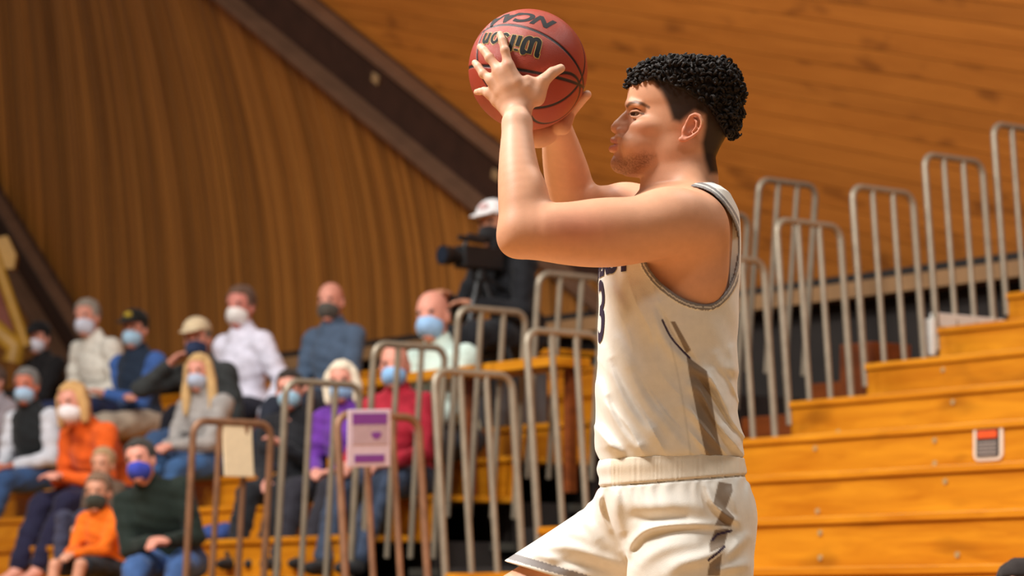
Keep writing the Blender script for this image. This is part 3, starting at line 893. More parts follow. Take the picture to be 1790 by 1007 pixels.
# bounding test so that the small fields are only evaluated near themselves
def bounded(fn, c, r):
    c = np.array(c, F32)
    def g(p):
        q = np.sqrt(((p - c) ** 2).sum(1)) - r
        out = np.maximum(q, 0.03).astype(F32)
        m = q < 0.04
        if m.any(): out[m] = fn(p[m])
        return out
    return g
ops2 = []
for t, fn, k in skin.ops: ops2.append((t, fn, k))
skin.ops = ops2
skin.ops[-2] = ('u', bounded(lambda p: near_hand(p), P(900, 150, -.12), .15), .010)
skin.ops[-1] = ('u', bounded(lambda p: far_hand(p), P(945, 170, .12), .16), .010)

skin.cut(s_plane(P(1180, 640), (0, 0, -1)), .004)                               # trunk ends under the jersey; legs are added below

V, Q = polygonise(skin, (xx_of(800), PD - .36, zz_of(650)), (xx_of(1330), PD + .47, zz_of(60)), 0.0025)
def relax(V, Q, w, it):
    e = np.concatenate([Q[:, [0, 1]], Q[:, [1, 2]], Q[:, [2, 3]], Q[:, [3, 0]]]); n = len(V)
    cnt = np.bincount(e.ravel(), minlength=n)
    for _ in range(it):
        s_ = np.stack([np.bincount(e[:, 0], V[e[:, 1], i], n) + np.bincount(e[:, 1], V[e[:, 0], i], n) for i in range(3)], 1) / np.maximum(cnt, 1)[:, None]
        V = V + (s_ - V) * w[:, None]
    return V
px, py = to_px(V); dy = V[:, 1] - PD
V = relax(V, Q, 0.5 * smooth01(py, 205, 240) * ((px < 1120) & (dy < -.08) | (dy > .08)) + 0.4 * (py > 330) * ((px >= 1120) & (dy < .08)), 25)
px, py = to_px(V); dy = V[:, 1] - PD

# skin colours: tone, hair fade, beard, lips, brows
tone = np.array(lin(216, 158, 124)[:3]); pale = np.array(lin(228, 180, 152)[:3]); red = np.array(lin(205, 116, 92)[:3]); dark = np.array(lin(26, 19, 16)[:3]); lip = np.array(lin(200, 128, 108)[:3]); beard = np.array(lin(120, 74, 46)[:3])
C = np.tile(tone, (len(V), 1))
def mixc(C, c, w): return C + (c - C) * np.clip(w, 0, 1)[:, None]
hn = np.random.RandomState(3).uniform(-1, 1, len(V))
C = mixc(C, pale, smooth01(py, 330, 200) * (px < 1040) * 0.75)
C = mixc(C, red, 0.5 * np.exp(-((px - 1010) ** 2 / 5000 + (py - 400) ** 2 / 900)))
inhead = (px > 1050) & (py < 330) & (np.abs(dy) < .1)
FADE = [(1122, 100), (1124, 143), (1140, 147), (1154, 162), (1164, 182), (1174, 212), (1190, 217), (1203, 206), (1215, 196), (1230, 203), (1230, 222), (1224, 250), (1229, 280), (1238, 306), (1262, 306), (1330, 240), (1330, 60), (1126, 60)]
sd = poly_sd(px, py, FADE)
C = mixc(C, dark, inhead * smooth01(sd, 4, -9) * 0.96)
earm = inhead & (np.abs(dy) > .079) & (px > 1186) & (px < 1232) & (py > 194) & (py < 252)
C[earm] = mixc(np.tile(tone, (earm.sum(), 1)), red, np.full(earm.sum(), .55))
BEARD = [(1068, 274), (1085, 276), (1100, 270), (1128, 264), (1146, 272), (1136, 290), (1112, 308), (1090, 314), (1066, 300)]
C = mixc(C, beard, inhead * smooth01(poly_sd(px, py, BEARD), 9, -12) * (0.62 + 0.25 * hn))
C = mixc(C, beard, inhead * smooth01(poly_sd(px, py, [(1074, 237), (1092, 240), (1098, 246), (1086, 245), (1072, 241)]), 3, -3) * 0.2)
brow = seg_dist2d(px, py, [(1096, 186), (1101, 181), (1111, 178), (1122, 181), (1134, 187.5)])
C = mixc(C, dark, inhead * smooth01(brow, 4.2, 1.2) * (np.abs(dy) > .012) * 0.72)
C = mixc(C, lip, inhead * (px < 1079) * smooth01(np.abs(py - 253), 12.5, 8.0) * (py > 240.5) * 0.9)
C = mixc(C, red, inhead * 0.2 * np.exp(-((px - 1078) ** 2 / 120 + (py - 226) ** 2 / 60)))
C = mixc(C, red, inhead * 0.2 * np.exp(-((px - 1120) ** 2 / 500 + (py - 225) ** 2 / 250)))
lash = seg_dist2d(px, py, [(1101, 199), (1105, 196.8), (1113, 196.2), (1125, 199.5)])
C = mixc(C, dark, inhead * smooth01(lash, 2.2, 0.8) * 0.8)
for ch in FG:                                                   # reddish knuckles and fingertips
    a = ch[1]; C = mixc(C, red, 0.5 * np.exp(-((px - a[0]) ** 2 + (py - a[1]) ** 2) / 26.0) * (dy < 0))
    a = ch[3]; C = mixc(C, red, 0.35 * np.exp(-((px - a[0]) ** 2 + (py - a[1]) ** 2) / 30.0) * (dy < 0))
C = mixc(C, red, 0.6 * np.exp(-((px - 979) ** 2 + (py - 138) ** 2) / 40.0))

# legs below the jersey, coarser, in the same mesh
legs = Field()
legs.add(loft_px([(600, 1062, 1270, .148), (700, 1062, 1272, .150), (780, 1062, 1280, .154), (860, 1072, 1296, .162), (930, 1092, 1300, .160), (960, 1110, 1290, .14)], 2.3), 0)
HIPN, KNEEN, ANKN = P(1205, 905, -.095), P(1150, 1275, -.12), P(1275, 1560, -.13)
HIPF, KNEEF, ANKF = P(1160, 905, .095), P(815, 1100, .13), P(830, 1490, .14)
for Hp, K, A in ((HIPN, KNEEN, ANKN), (HIPF, KNEEF, ANKF)):
    K = np.array(K); A = np.array(A); A[2] = 0.10
    legs.add(s_chain([Hp, Hp + (K - Hp) * .4, K], [.092, .082, .058] if Hp is HIPN else [.080, .064, .054], k=.02), .03)
    legs.add(s_chain([K, K + (A - K) * .3, A], [.056, .058, .036], k=.02), .03)
    legs.add(s_ell(K + (A - K) * .28 + np.array([.02, 0, 0]), (.045, .045, .09)), .02)
V2, Q2 = polygonise(legs, (xx_of(760), PD - .35, 0.05), (xx_of(1420), PD + .35, zz_of(590)), 0.006)
Cl = np.tile(tone, (len(V2), 1))
body = np_mesh('body', np.concatenate([V, V2]) - PROOT, np.concatenate([Q, Q2 + len(V)]), M_SKIN, player, col=np.concatenate([C, Cl]))

# eyes
M_EYE = plain('eye_white', lin(150, 128, 118), 0.3, noise=0.03)
M_IRIS = plain('iris_brown', lin(48, 28, 18), 0.15, noise=0.05)
for s in (-1, 1):
    ec = P(1113.2, 199.6, s * .0335)
    bm = bmesh.new(); bmesh.ops.create_uvsphere(bm, u_segments=24, v_segments=16, radius=.0118)
    me = bpy.data.meshes.new('eyeball'); bm.to_mesh(me); bm.free()
    for p_ in me.polygons: p_.use_smooth = True
    o = link_mesh('eyeball', me, M_EYE, player); o.location = ec - PROOT
    gaze = np.array([-0.80, s * 0.02 - 0.58, -0.04]); gaze /= np.linalg.norm(gaze)
    MB().tube([gaze * .0095, gaze * .0112, gaze * .0122], [.0066, .0060, .0030], 16).build('iris', M_IRIS, o, smooth=True)

# ---- hair: short cap of hair with loose curls on top
HB = [(1093, 158), (1104, 155), (1120, 146), (1140, 141), (1165, 148), (1190, 158), (1215, 172), (1240, 190), (1256, 216), (1270, 240), (1292, 250), (1330, 240), (1330, 50), (1060, 50), (1080, 150)]
HB_SD = Map2D(lambda x, y: poly_sd(x, y, HB), 1050, 1340, 60, 280, 0.5)
hairf = Field()
hairf.add(loft_px([(107, 1165, 1240, .034), (111, 1145, 1258, .050), (118, 1122, 1276, .066), (131, 1107, 1288, .076), (148, 1101, 1293, .0800), (166, 1099, 1294, .081), (190, 1103, 1292, .080), (215, 1110, 1290, .078), (240, 1130, 1278, .073), (252, 1150, 1268, .06)], 2.2), 0)
def hair_clip(p):
    a, b = to_px(p); return (HB_SD(a, b) / M2P).astype(F32)
hairf.cut(hair_clip, .006)
hairf.disp(lambda p: (.0022 * np.sin(p[:, 0] * 420) * np.sin(p[:, 1] * 400) * np.sin(p[:, 2] * 430)).astype(F32), .003)
V3, Q3 = polygonise(hairf, (xx_of(1070), PD - .1, zz_of(262)), (xx_of(1320), PD + .1, zz_of(85)), 0.0035)
M_HAIR = plain('hair_black', lin(32, 24, 20), 0.62, noise=0.5, scale=120, spec=0.22)
hair = np_mesh('hair', V3 - PROOT, Q3, M_HAIR, player)
cur = MB(); r2 = random.Random(11)
N3 = len(V3); centre = P(1195, 185, 0)
cand = r2.sample(range(N3), min(N3, 5200)); chosen = []
for i in cand:
    v = V3[i]; n = v - centre; n /= np.linalg.norm(n)
    a, b = HX + FPX * v[0] / v[1], HY - FPX * (v[2] - CAMZ) / v[1]
    if HB_SD(np.array([a]), np.array([b]))[0] > -4: continue
    if n[2] < -0.55: continue
    if any(np.dot(v - w, v - w) < .0088 ** 2 for w in chosen): continue
    chosen.append(v)
    rv = np.array([r2.uniform(-1, 1), r2.uniform(-1, 1), r2.uniform(-1, 1)]); ax = rv - n * (rv @ n); ax /= np.linalg.norm(ax); ax = ax + n * r2.uniform(-.1, .8); ax /= np.linalg.norm(ax)
    t1 = np.cross(ax, [0.3, 0.5, 0.8]); t1 /= np.linalg.norm(t1); t2 = np.cross(ax, t1)
    R0 = r2.uniform(.0034, .0062); turns = r2.uniform(1.2, 2.1); LN = r2.uniform(.012, .022); ph = r2.uniform(0, 6.3); lift = r2.uniform(-.001, .006) + (.006 if r2.random() < .12 else 0)
    pts = []
    for k in range(13):
        t = k / 12; an = ph + turns * 2 * math.pi * t
        pts.append(v + n * lift - PROOT + R0 * (1 - .25 * t) * (math.cos(an) * t1 + math.sin(an) * t2) + ax * (t - .5) * LN)
    cur.tube(pts, [.0008 + .0026 * math.sin(math.pi * k / 12) ** .7 for k in range(13)], 6)
cur.build('hair_curls', M_HAIR, player, smooth=True)

# ---- jersey
ARMH = spline([(1128, 452), (1136, 470), (1158, 496), (1197, 523), (1237, 532), (1262, 518), (1282, 484), (1291.5, 429), (1283, 389), (1262, 355), (1238, 334), (1205, 326), (1160, 330), (1125, 360), (1108, 400), (1114, 432), (1128, 452)], 4)[:-1]
JERSEY = [(326, 1200, 1244, .05), (334, 1180, 1260, .10), (347, 1160, 1276, .145), (375, 1105, 1290, .172), (420, 1060, 1294, .182), (470, 1048, 1293, .186), (540, 1046, 1290, .184), (610, 1045, 1287.5, .180),
          (660, 1043, 1287, .178), (700, 1041, 1287, .178), (750, 1040, 1294, .182), (785, 1041, 1299, .184), (800, 1047, 1298, .180), (815, 1052, 1294, .17)]
def gro(pts, width, amp):
    return (spline(pts, 3), width * 1.3, amp * 1.9)
JF = [gro([(1052, 600), (1072, 650), (1104, 715), (1150, 775)], 9, .0075), gro([(1045, 660), (1062, 710), (1096, 762), (1130, 795)], 8, .008),
      gro([(1075, 580), (1098, 640), (1140, 715), (1190, 775)], 9, .0055), gro([(1062, 690), (1090, 745), (1118, 780)], 6, -.006),
      gro([(1068, 625), (1098, 690), (1140, 750)], 7, -.007), gro([(1064, 495), (1085, 530), (1096, 560)], 8, .004), gro([(1112, 490), (1130, 540), (1150, 600)], 10, .004),
      gro([(1148, 533), (1160, 560), (1174, 590), (1207, 626), (1240, 660)], 5, -.006), gro([(1140, 520), (1150, 560), (1166, 600), (1200, 640)], 8, .005),
      gro([(1205, 630), (1240, 662), (1268, 705), (1288, 752)], 7, .0065), gro([(1200, 668), (1236, 700), (1264, 745), (1284, 786)], 7, .007),
      gro([(1204, 650), (1238, 682), (1266, 725), (1286, 770)], 5, -.006), gro([(1186, 700), (1222, 735), (1250, 780)], 7, .005), gro([(1240, 640), (1265, 675), (1284, 720)], 6, .005),
      gro([(1284, 650), (1262, 640), (1250, 615)], 8, .004), gro([(1100, 640), (1135, 690), (1175, 735), (1215, 790)], 8, -.005), gro([(1278, 600), (1283, 640), (1280, 690)], 6, .004),
      gro([(1265, 740), (1280, 760), (1292, 778)], 5, .006), gro([(1046, 745), (1066, 775), (1090, 793)], 6, .006)]
def folds(FL, near=-.03, far=.02, gain=1.0):
    def height(am, bm_):
        acc = np.zeros(len(am), F32)
        for pts, wd, amp in FL:
            best = np.zeros(len(am), F32); n_ = len(pts) - 1
            for i in range(n_):
                ax, ay = pts[i]; ex, ey = pts[i + 1] - pts[i]
                t = np.clip(((am - ax) * ex + (bm_ - ay) * ey) / (ex * ex + ey * ey + 1e-9), 0, 1)
                d2_ = (am - ax - t * ex) ** 2 + (bm_ - ay - t * ey) ** 2
                best = np.maximum(best, np.clip(np.sin(np.pi * (i + t) / n_), 0, 1) ** .8 * np.exp(-d2_ / (wd * wd)))
            acc -= amp * best
        return acc * gain
    allp = np.concatenate([np.array(f[0]) for f in FL])
    mp = Map2D(height, allp[:, 0].min() - 45, allp[:, 0].max() + 45, allp[:, 1].min() - 45, allp[:, 1].max() + 45, 1.0)
    def fn(p):
        a, b = to_px(p)
        return (mp(a, b) * smooth01(p[:, 1] - PD, far, near)).astype(F32)
    return fn
ARM_SD = Map2D(lambda x, y: poly_sd(x, y, ARMH), 1015, 1335, 285, 830, 0.5)
jer = Field()
jer.add(loft_px(JERSEY, 2.35), 0)
for s in (-1, 1): jer.add(s_cone(P(1228, 342, s * .045), P(1226, 380, s * .132), .030, .046), .03)
def armhole(s):
    def fn(p):
        a, b = to_px(p); d2 = ARM_SD(a, b) / M2P
        side = (PD + s * .088 - p[:, 1]) * s              # negative outside of the strap
        return np.maximum(d2, side).astype(F32)
    return fn
def drape(p):
    a, b = to_px(p); w = smooth01(p[:, 1] - PD, .02, -.03)
    s1 = (a - 1045) * .85 - (b - 600) * .50 + 9 * np.sin(b * .021 + 1.0) + 5 * np.sin(a * .05)
    m1 = smooth01(b, 560, 660) * smooth01(a, 1215, 1150) * smooth01(b, 806, 780)
    s2 = (a - 1200) * .86 - (b - 640) * .55 + 5 * np.sin(b * .045)
    m2 = smooth01(b, 625, 690) * smooth01(a, 1196, 1225) * smooth01(b, 806, 785)
    s3 = (a - 1100) * .92 - (b - 480) * .30 + 5 * np.sin(b * .04)
    m3 = smooth01(b, 470, 510) * smooth01(b, 640, 590) * smooth01(a, 1065, 1085) * smooth01(a, 1170, 1130)
    def rdg(t): return 1 - np.abs(np.sin(t)) ** .8 * 1.6
    r_ = .0062 * m1 * rdg(s1 * .078) * (.55 + .45 * np.sin(b * .027 + a * .011)) + .0046 * m2 * rdg(s2 * .125 + .6) + .0028 * m3 * rdg(s3 * .085)
    return (-r_ * w).astype(F32)
jer.disp(drape, .006)
jer.disp(folds(JF, gain=.8), .012)
jer.disp(lambda p: (.0010 * np.sin(p[:, 2] * 55 + 3 * np.sin(p[:, 0] * 30)) * smooth01(p[:, 2], zz_of(430), zz_of(560))).astype(F32), .001)
def trim_bump(p):
    a, b = to_px(p); d2 = ARM_SD(a, b)
    return (-.0022 * ((d2 > 0) & (d2 < 10.5) & (np.abs(p[:, 1] - PD) > .085))).astype(F32)
jer.disp(trim_bump, .0025)
jer.sub(armhole(-1), .0015); jer.sub(armhole(1), .0015)
jer.sub(s_cone(P(1178, 352, 0), P(1186, 200, 0), .080, .085), .004); jer.sub(s_cone(P(1120, 395, 0), P(1150, 270, 0), .085, .10), .004)                # neckline
jer.cut(lambda p: ((to_px(p)[1] - (806 - (to_px(p)[0] - 1045) * .012)) / M2P).astype(F32), .006)
VJ, QJ = polygonise(jer, (xx_of(1020), PD - .24, zz_of(825)), (xx_of(1315), PD + .24, zz_of(300)), 0.0025)
a, b = to_px(VJ); dyj = VJ[:, 1] - PD
white = np.array(lin(232, 226, 216)[:3]); grey = np.array(lin(128, 122, 120)[:3]); stripe = np.array(lin(140, 122, 104)[:3]); purple = np.array(lin(52, 32, 62)[:3])
CJ = np.tile(white, (len(VJ), 1))
d2 = poly_sd(a, b, ARMH); near = dyj < -.05
CJ = mixc(CJ, grey, ((d2 > -1) & (d2 < 10.5) & (np.abs(dyj) > .085)) * 1.0)
CJ = mixc(CJ, white, ((d2 > 5.0) & (d2 < 7.0) & (np.abs(dyj) > .085)) * .8)
nk = s_cone(P(1178, 352, 0), P(1186, 200, 0), .080, .085)(VJ.astype(F32))
CJ = mixc(CJ, grey, (nk < .011) * 1.0); CJ = mixc(CJ, white, ((nk > .004) & (nk < .0065)) * .8)
STR = [[(1172, 562), (1180, 562), (1208, 612), (1200, 618)], [(1200, 622), (1236, 649), (1241, 680), (1256, 770), (1266, 806), (1236, 806), (1228, 770), (1215, 707), (1205, 657)]]
for pl in STR: CJ = mixc(CJ, stripe, smooth01(poly_sd(a, b, pl), 1.2, -1.2) * near)
CJ = mixc(CJ, purple, smooth01(seg_dist2d(a, b, spline([(1158, 560), (1172, 588), (1190, 610), (1206, 626)])), 2.8, 1.0) * near)
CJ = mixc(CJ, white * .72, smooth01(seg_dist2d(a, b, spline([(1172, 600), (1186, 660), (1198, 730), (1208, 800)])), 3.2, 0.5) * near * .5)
jersey = np_mesh('jersey', VJ - PROOT, QJ, M_CLOTH, player, col=CJ)

# ---- shorts
SH = Field()
SH.add(loft_px([(806, 1049, 1298, .174), (820, 1046, 1301, .178), (836, 1050, 1303, .180), (850, 1050, 1308, .184), (875, 1048, 1318, .190), (910, 1060, 1322, .194), (945, 1080, 1318, .190), (985, 1105, 1310, .15)], 2.4), 0)
SH.add(s_chain([P(1212, 905, -.098), P(1207, 1000, -.108), P(1190, 1120, -.115)], [.112, .117, .122], k=.03), .035)          # near leg
SH.add(s_limb([P(1150, 905, .085), P(1046, 968, .11), P(946, 1032, .125), P(880, 1074, .13)], [.104, .094, .093, .093], 3), .05)   # far leg
hem_n = (P(887, 983, 0) - P(966, 1007, 0)); hem_dir = np.array([-.86, 0, -.52])
hemc = P(926, 1000, .05); 
hv = P(1000, 1018) - P(887, 983); hn_ = np.array([-hv[2], 0, hv[0]]); hn_ = -hn_ / np.linalg.norm(hn_) if hn_[0] > 0 else hn_ / np.linalg.norm(hn_)
if hn_[2] > 0: hn_ = -hn_
def hem_far(p):
    a, b = to_px(p)
    # cut line of the far leg's hem, only left of the near leg
    d = (b - (983 + (a - 887) * .30)) / M2P
    return np.where(a < 1085, d, np.minimum(d, -.0 + (b - 1122) / M2P)).astype(F32)
SH.cut(hem_far, .004)
SH.cut(s_plane(P(1190, 1118), (0.05, 0, -1)), .004)
SF = [gro([(1063, 852), (1058, 885), (1066, 915), (1090, 960)], 6, -.007), gro([(1021, 872), (1040, 910), (1062, 940), (1082, 962)], 6, -.006), gro([(1075, 852), (1076, 890), (1090, 940)], 8, .007),
      gro([(1040, 858), (1050, 895), (1070, 935)], 6, .005), gro([(1098, 975), (1104, 950), (1138, 924), (1190, 917), (1262, 919)], 6, .010), gro([(1110, 965), (1120, 940), (1150, 931), (1200, 925), (1258, 927)], 6, -.006),
      gro([(1237, 846), (1242, 872), (1262, 896), (1294, 916)], 5, .009), gro([(1230, 850), (1234, 876), (1254, 902), (1280, 922)], 5, -.006), gro([(1093, 880), (1130, 885), (1180, 882), (1230, 890)], 12, .006),
      gro([(1100, 900), (1150, 908), (1210, 903)], 9, -.006), gro([(1160, 1007), (1190, 985), (1240, 972), (1300, 940)], 10, .007), gro([(1265, 985), (1285, 960), (1310, 930)], 7, .006), gro([(1110, 1000), (1130, 975), (1170, 955), (1230, 948)], 10, .005),
      gro([(1275, 855), (1285, 880), (1296, 930)], 6, .004), gro([(1250, 1000), (1280, 992), (1310, 985)], 7, .006)]
SF2 = [gro([(930, 960), (990, 955), (1050, 975), (1090, 990)], 8, .006), gro([(950, 925), (1000, 930), (1060, 965)], 10, .004), gro([(960, 985), (1010, 985), (1070, 1000)], 7, -.006), gro([(985, 890), (1020, 910), (1050, 950)], 8, .004), gro([(905, 965), (960, 975), (1010, 1000)], 6, .004)]
SH.disp(folds(SF, gain=.75), .014); SH.disp(folds(SF2, .02, .09), .010)
def band_bump(p):
    a, b = to_px(p); lowr = 849 - (a - 1069) * .078
    g = np.where((b < lowr) & (b > lowr - 46), -.003 - .0007 * np.sin(a * .8 + 2 * np.sin(a * .11)) * (.5 + .5 * np.sin(a * .17 + 1)), 0) + .004 * np.exp(-((b - lowr) / 2.5) ** 2)
    pleat = -.0022 * np.sin(a * .27 + 1.6 * np.sin(a * .061 + 1) + .9 * np.sin(b * .09)) * (.4 + .6 * np.sin(a * .043 + 2) ** 2) * smooth01(b, lowr, lowr + 8) * smooth01(b, lowr + 55, lowr + 12)
    return (g + pleat).astype(F32)
SH.disp(band_bump, .006)
VS, QS = polygonise(SH, (xx_of(840), PD - .27, zz_of(1135)), (xx_of(1345), PD + .30, zz_of(796)), 0.0027)
a, b = to_px(VS); dys = VS[:, 1] - PD
CS = np.tile(white, (len(VS), 1)); nearS = dys < -.03
hemd = (983 + (a - 887) * .30) - b
CS = mixc(CS, grey * 1.25, ((hemd > 6) & (hemd < 19) & (a < 1075)) * 1.0)
STS = [[(1256, 842), (1279, 846), (1281, 858), (1269, 889), (1284, 905), (1277, 921), (1250, 918), (1262, 891), (1247, 880)], [(1250, 926), (1274, 924), (1266, 955), (1241, 966), (1240, 950)], [(1240, 985), (1262, 968), (1258, 1007), (1236, 1007)]]
for pl in STS: CS = mixc(CS, stripe, smooth01(poly_sd(a, b, pl), 1.2, -1.2) * nearS)
for ln in ([(1245, 944), (1254, 934), (1278, 928)], [(1239, 979), (1254, 967), (1266, 956)]): CS = mixc(CS, purple, smooth01(seg_dist2d(a, b, ln), 3.2, 1.6) * nearS)
lowr = 849 - (a - 1069) * .078
CS = mixc(CS, np.array(lin(226, 210, 186)[:3]), ((b < lowr) & (a > 1068) & nearS) * .9)
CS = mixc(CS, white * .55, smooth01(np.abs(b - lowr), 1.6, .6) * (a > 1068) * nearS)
shorts = np_mesh('shorts', VS - PROOT, QS, M_CLOTH, player, col=CS)
# shoes (below the frame, they carry him on the floor)
M_SHOE = plain('shoe_white', lin(225, 222, 218), 0.5, noise=0.06)
for A in (ANKN, ANKF):
    SHO = Field(); c0 = np.array([A[0], A[1], 0.0])
    SHO.add(s_ell(c0 + (-.075, 0, .045), (.125, .048, .045)), 0); SHO.add(s_ell(c0 + (.02, 0, .07), (.06, .045, .065)), .03)
    SHO.cut(s_plane((0, 0, 0.0), (0, 0, -1)), .004)
    v_, q_ = polygonise(SHO, c0 + (-.24, -.08, -.02), c0 + (.12, .08, .17), .007)
    np_mesh('shoe', v_ - PROOT, q_, M_SHOE, player)

# ---- lettering on the jersey front, laid on the cloth
def text_mesh(body_, size, bold=0.0, shear=0.0, spacing=1.0):
    cu = bpy.data.curves.new('txt', 'FONT'); cu.body = body_; cu.size = size; cu.offset = bold; cu.shear = shear; cu.align_x = 'CENTER'; cu.align_y = 'CENTER'; cu.space_character = spacing; cu.resolution_u = 6
    ob = bpy.data.objects.new('txt', cu); COL.objects.link(ob)
    dg = bpy.context.evaluated_depsgraph_get(); dg.update()
    me = bpy.data.meshes.new_from_object(ob.evaluated_get(dg))
    bpy.data.objects.remove(ob)
    bm = bmesh.new(); bm.from_mesh(me)
    bmesh.ops.triangulate(bm, faces=bm.faces)
    for _ in range(5):
        es = [e for e in bm.edges if e.calc_length() > size * .09]
        if not es: break
        bmesh.ops.subdivide_edges(bm, edges=es, cuts=1); bmesh.ops.triangulate(bm, faces=[f for f in bm.faces if len(f.verts) > 3])
    return bm
from mathutils.bvhtree import BVHTree
jb = BVHTree.FromPolygons([tuple(v) for v in VJ], [tuple(int(i) for i in q) for q in QJ])
M_LET = plain('lettering_purple', lin(44, 26, 54), 0.6, noise=0.1)
def lay_on_chest(name, txt, size, z, ycen, sx=1.0, bold=0.0, arc=0.0):
    """text runs along the chest around the body: x of the text -> angle around the trunk"""
    bm = text_mesh(txt, size, bold)
    dead = []
    for v in bm.verts:
        ang = (v.co.x * sx + ycen) / .165                        # angle around the trunk from straight ahead
        zt = z + v.co.y + arc * (v.co.x * sx) ** 2
        o = Vector((xx_of(1165), PD, zt)); d = Vector((-math.cos(ang), -math.sin(ang), 0))
        hit = jb.ray_cast(o + d * .6, -d)
        if hit[0] is None: dead.append(v); continue
        v.co = hit[0] + hit[1] * .0016 - Vector(PROOT)
    bmesh.ops.delete(bm, geom=dead, context='VERTS')
    me = bpy.data.meshes.new(name); bm.to_mesh(me); bm.free()
    return link_mesh(name, me, M_LET, jersey)
lay_on_chest('lettering', 'AMHERST', .058, zz_of(473), 0.046, sx=1.12, bold=.003)
lay_on_chest('number', '3', .175, zz_of(556), 0.068, sx=0.95, bold=.002)

# ------------------------------------------------------------------ the ball
ball = empty('basketball', BALLC); tag(ball, 'red-brown leather basketball with black seams held in the player\'s hands', 'ball')
def bdir(px, py):
    x, z = (px - 923) / 104.5, (122 - py) / 104.5; r = math.hypot(x, z)
    if r > .995: x, z = x / r * .995, z / r * .995
    return np.array([x, -math.sqrt(max(0, 1 - x * x - z * z)), z])
def circ(p1, p2, p3):
    a_, b_, c_ = bdir(*p1), bdir(*p2), bdir(*p3)
    n = np.cross(b_ - a_, c_ - a_); n /= np.linalg.norm(n); return n, float(n @ a_)
SEAMS = [circ((837, 66), (954, 82), (1016, 139)), circ((824, 123), (919, 144), (1006, 156)), circ((924, 19), (1022, 118), (949, 200)), circ((1010, 150), (1000, 192), (972, 216))]
nS = 112
g = np.tan(np.linspace(-math.pi / 4, math.pi / 4, nS + 1)); BV, BQ = [], []
for ax in range(3):
    for sg_ in (-1, 1):
        U, W = np.meshgrid(g, g, indexing='ij'); q = np.zeros((nS + 1, nS + 1, 3)); q[..., ax] = sg_; q[..., (ax + 1) % 3] = U * sg_; q[..., (ax + 2) % 3] = W
        q /= np.linalg.norm(q, axis=-1, keepdims=True); base = sum(len(x_) for x_ in BV); BV.append(q.reshape(-1, 3))
        i_ = np.arange(nS)[:, None] * (nS + 1) + np.arange(nS)[None]; i_ = i_.ravel() + base
        BQ.append(np.stack([i_, i_ + nS + 1, i_ + nS + 2, i_ + 1], 1))
BV = np.concatenate(BV); BQ = np.concatenate(BQ)
seam = np.full(len(BV), 1.0)
for n, c in SEAMS:
    seam = np.minimum(seam, np.abs(np.arcsin(np.clip(BV @ n, -1, 1)) - math.asin(max(-1, min(1, c)))))
sw = .0034 / BALLR
groove = smooth01(seam, sw * 1.25, sw * .6)
leather = np.array(lin(168, 62, 42)[:3]); black = np.array(lin(30, 24, 26)[:3])
CB = leather + (black - leather) * groove[:, None]
def mat_leather():
    m = mat_attr('ball_leather', 0.38, 0, 950, 0.35, spec=0.5, weave=True); return m
np_mesh('leather', BV * (BALLR - .0011 * groove)[:, None], BQ, mat_leather(), ball, col=CB)
def lay_on_ball(name, txt, size, cpx, cpy, dirpx, mat, bold=0, shear=0, sx=1.0, lift=.0004, bend=0.0):
    bm = text_mesh(txt, size, bold, shear)
    c = bdir(cpx, cpy); t = bdir(cpx + dirpx[0] * 6, cpy + dirpx[1] * 6) - c; t -= c * (t @ c); t /= np.linalg.norm(t)
    n = np.cross(c, t)                                            # up of the text as seen from outside
    for v in bm.verts:
        x_, y_ = v.co.x * sx / BALLR, (v.co.y + bend * v.co.x ** 2) / BALLR
        p = math.cos(y_) * (math.cos(x_) * c + math.sin(x_) * t) + math.sin(y_) * n
        v.co = Vector(p * (BALLR + lift))
    me = bpy.data.meshes.new(name); bm.to_mesh(me); bm.free()
    return link_mesh(name, me, mat, ball)
M_INK = plain('ball_ink', lin(22, 22, 24), 0.8, noise=0.1); M_GOLD = plain('ball_gold', lin(206, 170, 96), 0.5, noise=0.08)
lay_on_ball('lettering', 'NCAA', .046, 911, 43, (-1, -.10), M_INK, bold=.0022, shear=.3, sx=1.1, bend=-1.5)
# heavy script wordmark drawn with strokes
def stroke_word(name, strokes, width, cpx, cpy, dirpx, mat, lift, bend=0.0, sx=1.0):
    c = bdir(cpx, cpy); t = bdir(cpx + dirpx[0] * 6, cpy + dirpx[1] * 6) - c; t -= c * (t @ c); t /= np.linalg.norm(t); n = np.cross(c, t)
    vs, fs = [], []
    def put(x_, y_):
        x_ *= sx; y_ = (y_ + bend * x_ * x_) / BALLR; x_ /= BALLR
        vs.append((math.cos(y_) * (math.cos(x_) * c + math.sin(x_) * t) + math.sin(y_) * n) * (BALLR + lift))
    for k_, (pts, wm) in enumerate(strokes):
        q = spline([np.array(p) for p in pts], 5); b0 = len(vs); N = len(q); w_ = width + .0062 * wm
        d0 = q[1] - q[0]; d0 = d0 / np.linalg.norm(d0); d1 = q[-1] - q[-2]; d1 = d1 / np.linalg.norm(d1)
        q = [q[0] - d0 * width * .5] + q + [q[-1] + d1 * width * .5]; N = len(q)
        for i in range(N):
            d = q[min(i + 1, N - 1)] - q[max(i - 1, 0)]; d = d / (np.linalg.norm(d) + 1e-9); m_ = np.array([-d[1], d[0]]) * w_ / 2
            put(*(q[i] + m_)); put(*(q[i] - m_))
        for i in range(N - 1): fs.append((b0 + 2 * i, b0 + 2 * i + 1, b0 + 2 * i + 3, b0 + 2 * i + 2))
        lift += .00003
    return mesh(name, vs, fs, mat, ball)
H_ = .017
